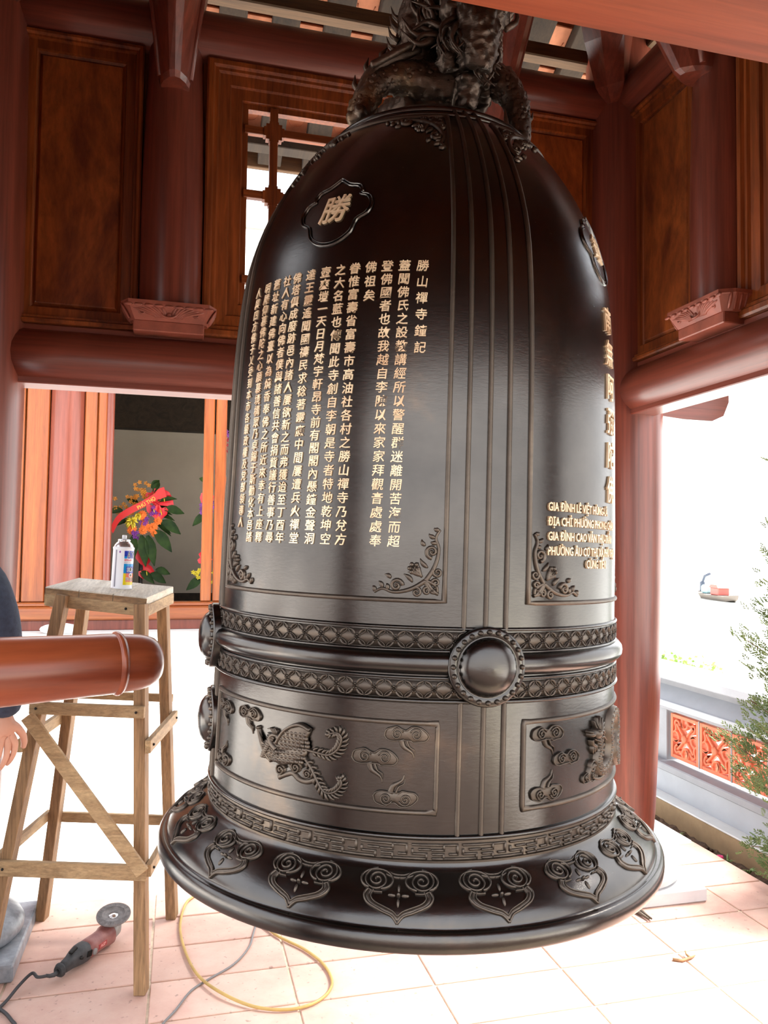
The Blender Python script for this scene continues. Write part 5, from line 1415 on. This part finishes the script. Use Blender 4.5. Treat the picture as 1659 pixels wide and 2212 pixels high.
# creeper beyond the wall
cv = thing('creeper', 'pale sunlit creeper leaves showing above the far end of the garden wall', 'plant', (4.5, 5.2, -.3))
lm = MB()
for k in range(240):
    t = rnd.uniform(-.38, .62); p = V3(rnd.gauss(0, .10), t, .66 + rnd.gauss(0, .055) * (1 - abs(t - .05) * .9)); s5 = rnd.uniform(.012, .030); a = rnd.uniform(0, 6.28)
    lm.add([p + V3(0, -s5 * cos(a), -s5 * sin(a)), p + V3(.02, s5 * sin(a) * .5, -s5 * cos(a) * .5), p + V3(0, s5 * cos(a), s5 * sin(a)), p + V3(-.02, -s5 * sin(a) * .5, s5 * cos(a) * .5)], [(0, 1, 2, 3)])
tag(lm.build('leaves', M['creeper'], cv), kind='stuff')
sm = MB(); [sm.tube([(0, -.4 + .13 * k, -.2), (.02, -.4 + .13 * k + rnd.uniform(-.1, .1), .2), (0, -.4 + .13 * k + rnd.uniform(-.1, .1), .66)], .006, 5) for k in range(9)]; sm.build('stems', M['bark'], cv)

# boat on the lake
bt = thing('river_boat', 'small loaded river boat with a red deckhouse, far out on the lake', 'boat', (59.4, 75.8, -4.0), atan2(71.2 - 80.3, 58.2 - 60.6))
hs2 = []
for x, w, z0, z1 in ((-4.9, .3, .25, .9), (-3.5, .9, .0, .6), (0, 1.1, -.1, .55), (3.4, .9, .0, .6), (5.0, .2, .35, .8)):
    hs2.append([V3(x, -w, z1), V3(x, -w * .6, z0), V3(x, w * .6, z0), V3(x, w, z1)])
MB().loft(hs2).build('hull', M['boat'], bt); MB().box((.6, 0, 1.0), (2.2, 1.3, .9), None, .1).build('deckhouse', M['boat_red'], bt); MB().prism([(-.6, 1.4), (1.9, 1.4), (1.5, 1.75), (-.2, 1.75)], 1.5).build('roof', M['boat_red'], bt)
MB().box((-2.6, 0, 1.1), (1.6, 1.2, 1.0), None, .2).build('cargo', M['boat_blue'], bt); MB().tube([(-4.4, 0, .6), (-4.3, 0, 1.8), (-3.6, 0, 2.6), (-2.2, 0, 2.9)], .16, 8).build('boom', M['boat_dark'], bt); MB().box((-4.3, 0, 1.3), (.5, .5, 1.3), None, .1).build('cabin', M['boat_dark'], bt)

# ================================================================== TEMPLE ACROSS THE COURTYARD
YT = 9.0
tp = thing('temple_hall', 'temple hall of orange varnished planks across the white courtyard', 'building', (0, YT, 0))
def tb(nm, m, x0, x1, y0, y1, z0, z1, ch=.006, par=None): 
    return MB().box(((x0 + x1) / 2, (y0 + y1) / 2, (z0 + z1) / 2), (x1 - x0, y1 - y0, z1 - z0), None, ch).build(nm, m, par or tp)
tb('terrace', M['paving2'], -9, 7, -1.3, 7.5, -.15, .425, .02)
tb('step', M['paving2'], -9, 7, -1.75, -1.3, -.15, .28, .02); tb('step', M['paving2'], -9, 7, -2.2, -1.75, -.15, .13, .02)
tb('base_beam', M['pillar_temple'], -8, 6, -.10, .12, .425, .56, .01)
tb('sill', M['orange_x'], -8, 6, -.16, .14, .56, .73, .02); tb('sill_moulding', M['orange_x'], -8, 6, -.12, .12, .73, .785, .015)
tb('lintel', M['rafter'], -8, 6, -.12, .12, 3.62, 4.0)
# planked wall left of the door
for x0, x1, m, d in ((-2.72, -2.58, 'orange_z', .03), (-2.57, -2.29, 'orange_z', -.01), (-1.86, -1.70, 'orange_z', -.01), (-1.69, -1.585, 'orange_z', .03)):
    tb('plank', M[m], x0, x1, -.05 - d, .05, .785, 3.66, .012)
for k in range(12): tb('plank', M['orange_z'], -3.0 - .29 * k, -2.73 - .29 * k, -.05 - .02 * (k % 2), .05, .785, 3.66, .012)
MB().lathe([(.215, .56), (.225, 1.6), (.215, 3.7)], 32, (-2.075, .06, 0)).build('pillar', M['pillar_temple'], tp)
MB().lathe([(.055, .785), (.055, 3.7)], 16, (-1.545, -.03, 0)).build('door_post', M['pillar_temple'], tp)
for x0, x1 in ((-.335, -.195), (-.175, -.03)): tb('door_stile', M['orange_z'], x0, x1, -.06, .04, .785, 3.66, .015)
for x in (1.1, 1.25, 2.6, 2.75, 3.2, 3.5, 3.8, 4.1, 4.4, 4.7, 5.0): tb('plank', M['orange_z'], x, x + .14, -.05, .05, .785, 3.66, .012)
tb('rear_wall', M['plaster'], -6, 5, 4.0, 4.1, .42, 4.4); tb('rear_beam', M['rafter'], -6, 5, 3.7, 4.0, 3.62, 4.4); tb('side_wall', M['plaster'], -6.1, -6, 0, 4, .42, 4.4); tb('side_wall', M['plaster'], 5, 5.1, 0, 4, .42, 4.4)
tb('skirting', M['rafter'], -6, 5, 3.93, 3.995, .425, .66); tb('inner_floor', M['dark_floor'], -6, 5, .14, 4.0, .425, .44)
tb('ceiling_boards', M['rafter'], -6.1, 5.1, -.1, 4.1, 4.4, 4.5)
# roof with rolled tiles
rm = MB(); 
z_e, z_r, ye, yr = 4.35, 7.4, -1.4, 3.6
rm.add([(-9, ye, z_e), (7, ye, z_e), (7, yr, z_r), (-9, yr, z_r), (-9, 2 * yr - ye, z_e), (7, 2 * yr - ye, z_e), (-9, ye, z_e - .12), (7, ye, z_e - .12)], [(0, 1, 2, 3), (3, 2, 5, 4), (6, 7, 1, 0)])
rm.build('roof', M['old_tile'], tp)
rt = MB()
for k in range(14):
    rt.box((0, 0, 0), (.001, .001, .001)) if False else None
me_row = MB(); me_row.box((0, 0, 0), (16, .34, .05), Matrix.Rotation(math.atan2(z_r - z_e, yr - ye), 3, 'X'), .01); me_row = me_row.mesh('tile_course')
for k in range(17):
    t = (k + .5) / 17; inst('tile_course', me_row, M['old_tile'], tp, (-1, ye + (yr - ye) * t, z_e + (z_r - z_e) * t + .03))
MB().tube(catmull2([(-9, yr, z_r + .75), (-7.6, yr, z_r + .35), (-5, yr, z_r + .22), (-1, yr, z_r + .2), (3, yr, z_r + .22), (5.6, yr, z_r + .35), (7, yr, z_r + .75)], 5), .22, 8).build('ridge', M['old_tile'], tp)
tag(MB().ball((0, 0, .055), (.24, .14, .075), 14, 8).build('white_sack', M['sack'], None, (-2.04, 8.62, .42)), 'white cloth sack lying at the foot of the temple planks', 'sack')

# flower stands inside the temple door
def flower_stand(nm, label, loc, seed, big):
    t = thing(nm, label, 'flower stand', loc, 0, 'flower stands inside the temple'); r = random.Random(seed)
    MB().tube([(0, 0, 0), (0, 0, 1.1)], .03, 8).build('stand', M['dark_floor'], t)
    if big: MB().lathe([(.11, .0), (.13, .4), (.16, .95), (.0, .96)], 18, (.0, -.05, 0)).build('vase', M['lime'], t)
    def leaf(p, a, tilt, ln, w, m='leaf'):
        d = V3(cos(a) * cos(tilt), -.25, sin(tilt) + .0).normalized(); sd5 = d.cross(V3(0, -1, .2)).normalized(); mb = MB(); vs = []
        for i in range(6):
            q = i / 5; c = V3(*p) + d * ln * q + V3(0, 0, -ln * .35 * q * q); ww = w * sin(pi * min(.98, q * .9 + .08)); vs += [c - sd5 * ww + V3(0, -.01, 0), c + V3(0, .012, 0), c + sd5 * ww + V3(0, -.01, 0)]
        mb.add(vs, [(i * 3 + k, i * 3 + k + 1, i * 3 + k + 4, i * 3 + k + 3) for i in range(5) for k in (0, 1)], True); mb.build('leaf', M[m], t)
    def gerbera(p, m, R=.072):
        mb = MB(); p = V3(*p)
        for k in range(12):
            a = 2 * pi * k / 12; e = p + V3(R * cos(a), .012, R * sin(a)); s6 = V3(-sin(a), 0, cos(a)) * R * .30
            mb.add([p + V3(0, -.01, 0), (p + e) / 2 + s6 + V3(0, -.012, 0), e, (p + e) / 2 - s6 + V3(0, -.012, 0)], [(0, 1, 2, 3)], False)
        mb.ball(p + V3(0, -.010, 0), (R * .34, .014, R * .34), 8, 4); mb.build('gerbera', M[m], t)
    def anthurium(p, a, s7=.10):
        mb = MB(); p = V3(*p); out = [(0, -1.25), (.5, -.75), (.85, -.1), (.8, .5), (.4, .75), (0, .45), (-.4, .75), (-.8, .5), (-.85, -.1), (-.5, -.75)]
        c, q = cos(a), sin(a); pts = [p + V3((x * c - z * q) * s7, -.02 * (abs(x)), (x * q + z * c) * s7) for x, z in out]
        mb.add([p + V3(0, .03, 0)] + pts, [(0, i + 1, (i + 1) % 10 + 1) for i in range(10)], True); o = mb.build('anthurium', M['fl_red'], t)
        MB().tube([p + V3(0, -.01, .02), p + V3(.02 * c - .0, -.04, -.05)], [.010, .006], 6).build('spadix', M['fl_yellow'], o)
    def mum(p, m, R=.11):
        mb = MB(); p = V3(*p)
        for k in range(38):
            d = V3(r.uniform(-1, 1), r.uniform(-1, -.1), r.uniform(-1, 1)).normalized(); mb.tube([p + d * R * .25, p + d * R * .75, p + d * R + V3(0, 0, -.02)], [R * .12, R * .15, R * .04], 5)
        mb.build('chrysanthemum', M[m], t)
    def orchid(p, m, n=14, sp=.09):
        mb = MB()
        for k in range(n):
            q = V3(p[0] + r.gauss(0, sp), p[1] + r.uniform(-.05, .05), p[2] + r.gauss(0, sp))
            for j in range(5):
                a = 2 * pi * j / 5 + k; mb.add([q, q + V3(.022 * cos(a) - .012 * sin(a), -.01, .022 * sin(a) + .012 * cos(a)), q + V3(.036 * cos(a), 0, .036 * sin(a)), q + V3(.022 * cos(a) + .012 * sin(a), -.01, .022 * sin(a) - .012 * cos(a))], [(0, 1, 2, 3)])
        tag(mb.build('orchid_spray', M[m], t), kind='stuff')
    return t, leaf, gerbera, anthurium, mum, orchid, r
t1, leaf, gerbera, anth, mum, orchid, r = flower_stand('flower_stand', 'tall stand of red anthuriums and orange gerberas seen behind the spray can', (-1.17, 10.3, .44), 4, False)
base = V3(-1.17, 10.3, .44)
def at9(px, py): return ((px - 300) / 1690 * 12.05, -.1, 1.33 - (py - 1150) / 1690 * 12.05 - .02)
for px, py, a, ti, ln, w in ((330, 1090, .3, .5, .34, .04), (322, 1070, 1.0, 1.0, .26, .05), (345, 1105, .1, .15, .30, .07), (340, 1130, -.1, -.3, .30, .08), (325, 1150, -.4, -.6, .34, .09), (300, 1160, -1.2, -1.0, .36, .08), (312, 1160, -1.0, -1.0, .36, .08), (285, 1160, -1.7, -1.0, .34, .08), (262, 1110, 2.7, .2, .22, .05), (330, 1232, .0, .1, .22, .06), (320, 1240, -.3, -.2, .24, .07), (300, 1235, -.8, -.3, .24, .06), (318, 1062, .6, 1.0, .24, .05)): leaf(at9(px, py), a, ti, ln, w)
for px, py in ((300, 1120), (306, 1137), (318, 1145), (333, 1129), (303, 1150), (324, 1142), (327, 1155), (282, 1147), (301, 1117), (280, 1150)): gerbera(at9(px, py), 'fl_orange')
for px, py, a, s7 in ((322, 1078, .6, .13), (343, 1082, 1.0, .14), (337, 1110, -.3, .12), (322, 1105, .2, .11), (306, 1203, .2, .14), (312, 1236, 1.0, .13)): anth(at9(px, py), a, s7)
for k in range(16):
    a = r.uniform(-.9, 3.6); px, py = 305 + 26 * cos(a) + r.uniform(-6, 6), 1118 - 30 * sin(a) + r.uniform(-6, 6); q9 = at9(px, py); leaf((q9[0], q9[1] + .12, q9[2]), a, sin(a) * .8, r.uniform(.18, .32), r.uniform(.03, .05))
mum(at9(280, 1132), 'fl_yellow', .10); mum(at9(292, 1120), 'fl_yellow', .06)
for px, py, m, n, sp in ((302, 1075, 'fl_amber', 26, .075), (262, 1100, 'fl_amber', 22, .08), (290, 1096, 'fl_amber', 16, .06), (318, 1112, 'fl_purple', 12, .05), (306, 1135, 'fl_purple', 10, .04), (288, 1158, 'fl_purple', 8, .04)): orchid(at9(px, py), m, n, sp)
rb = MB(); pts_ = [at9(*p) for p in ((243, 1152), (255, 1128), (275, 1112), (300, 1098), (322, 1084), (336, 1074), (346, 1070))]; P_ = catmull2([tuple(p) for p in pts_], 4); vs = []
for i, p in enumerate(P_):
    w = .042 + .03 * (i > 18); vs += [(p[0] + .02, p[1] - .16, p[2] - w), (p[0] - .02, p[1] - .16, p[2] + w)]
rb.add(vs, [(2 * i, 2 * i + 2, 2 * i + 3, 2 * i + 1) for i in range(len(P_) - 1)], True); rbo = rb.build('ribbon', M['fl_ribbon'], t1)
vs, fs = glyphs('PHÚ THỌ', .075, .0, .001, 'CENTER', 2, .9); ar = .56; q0 = at9(309, 1094); mb = MB(); mb.add([(q0[0] + x * cos(ar) - (y - .025) * sin(ar), q0[1] - .168, q0[2] + x * sin(ar) + (y - .025) * cos(ar)) for x, y, z in vs], fs); mb.build('lettering', M['fl_gold'], rbo)
t2, leaf, gerbera, anth, mum, orchid, r = flower_stand('flower_stand', 'taller flower stand with a lime green vase half hidden by the bell', (.19, 10.3, .44), 9, True)
def at9(px, py): return ((px - 488) / 1690 * 11.7, -.1, 1.36 - (py - 1150) / 1690 * 11.7)
for px, py in ((478, 1010), (484, 1030), (480, 1050), (470, 1045), (482, 1070), (478, 1090), (490, 1085), (472, 1100), (480, 1110), (486, 1000)): gerbera(at9(px, py), 'fl_orange')
for px, py, a, s7 in ((470, 1190, -.8, .12), (422, 1215, 1.4, .11), (426, 1085, -.2, .12), (486, 985, .2, .13)): anth(at9(px, py), a, s7)
for px, py, m, n, sp in ((480, 948, 'fl_purple', 22, .09), (474, 1108, 'fl_purple', 16, .07), (428, 1112, 'fl_purple', 14, .06), (482, 970, 'fl_wine', 18, .07), (418, 1250, 'fl_yellow', 22, .09), (470, 1250, 'fl_yellow', 24, .09)): orchid(at9(px, py), m, n, sp)
for px, py in ((480, 1040), (486, 1035), (478, 1048), (430, 1070), (426, 1095)): mum(at9(px, py), 'fl_lemon', .05)
for px, py, a, ti, ln, w in ((430, 1050, 2.5, .6, .2, .05), (424, 1120, 3.3, -.5, .22, .06), (420, 1260, 3.6, -.3, .25, .07), (470, 1230, .2, -.3, .25, .07), (480, 1125, -1.2, -.6, .3, .07), (500, 1020, .5, .3, .3, .06)): leaf(at9(px, py), a, ti, ln, w)
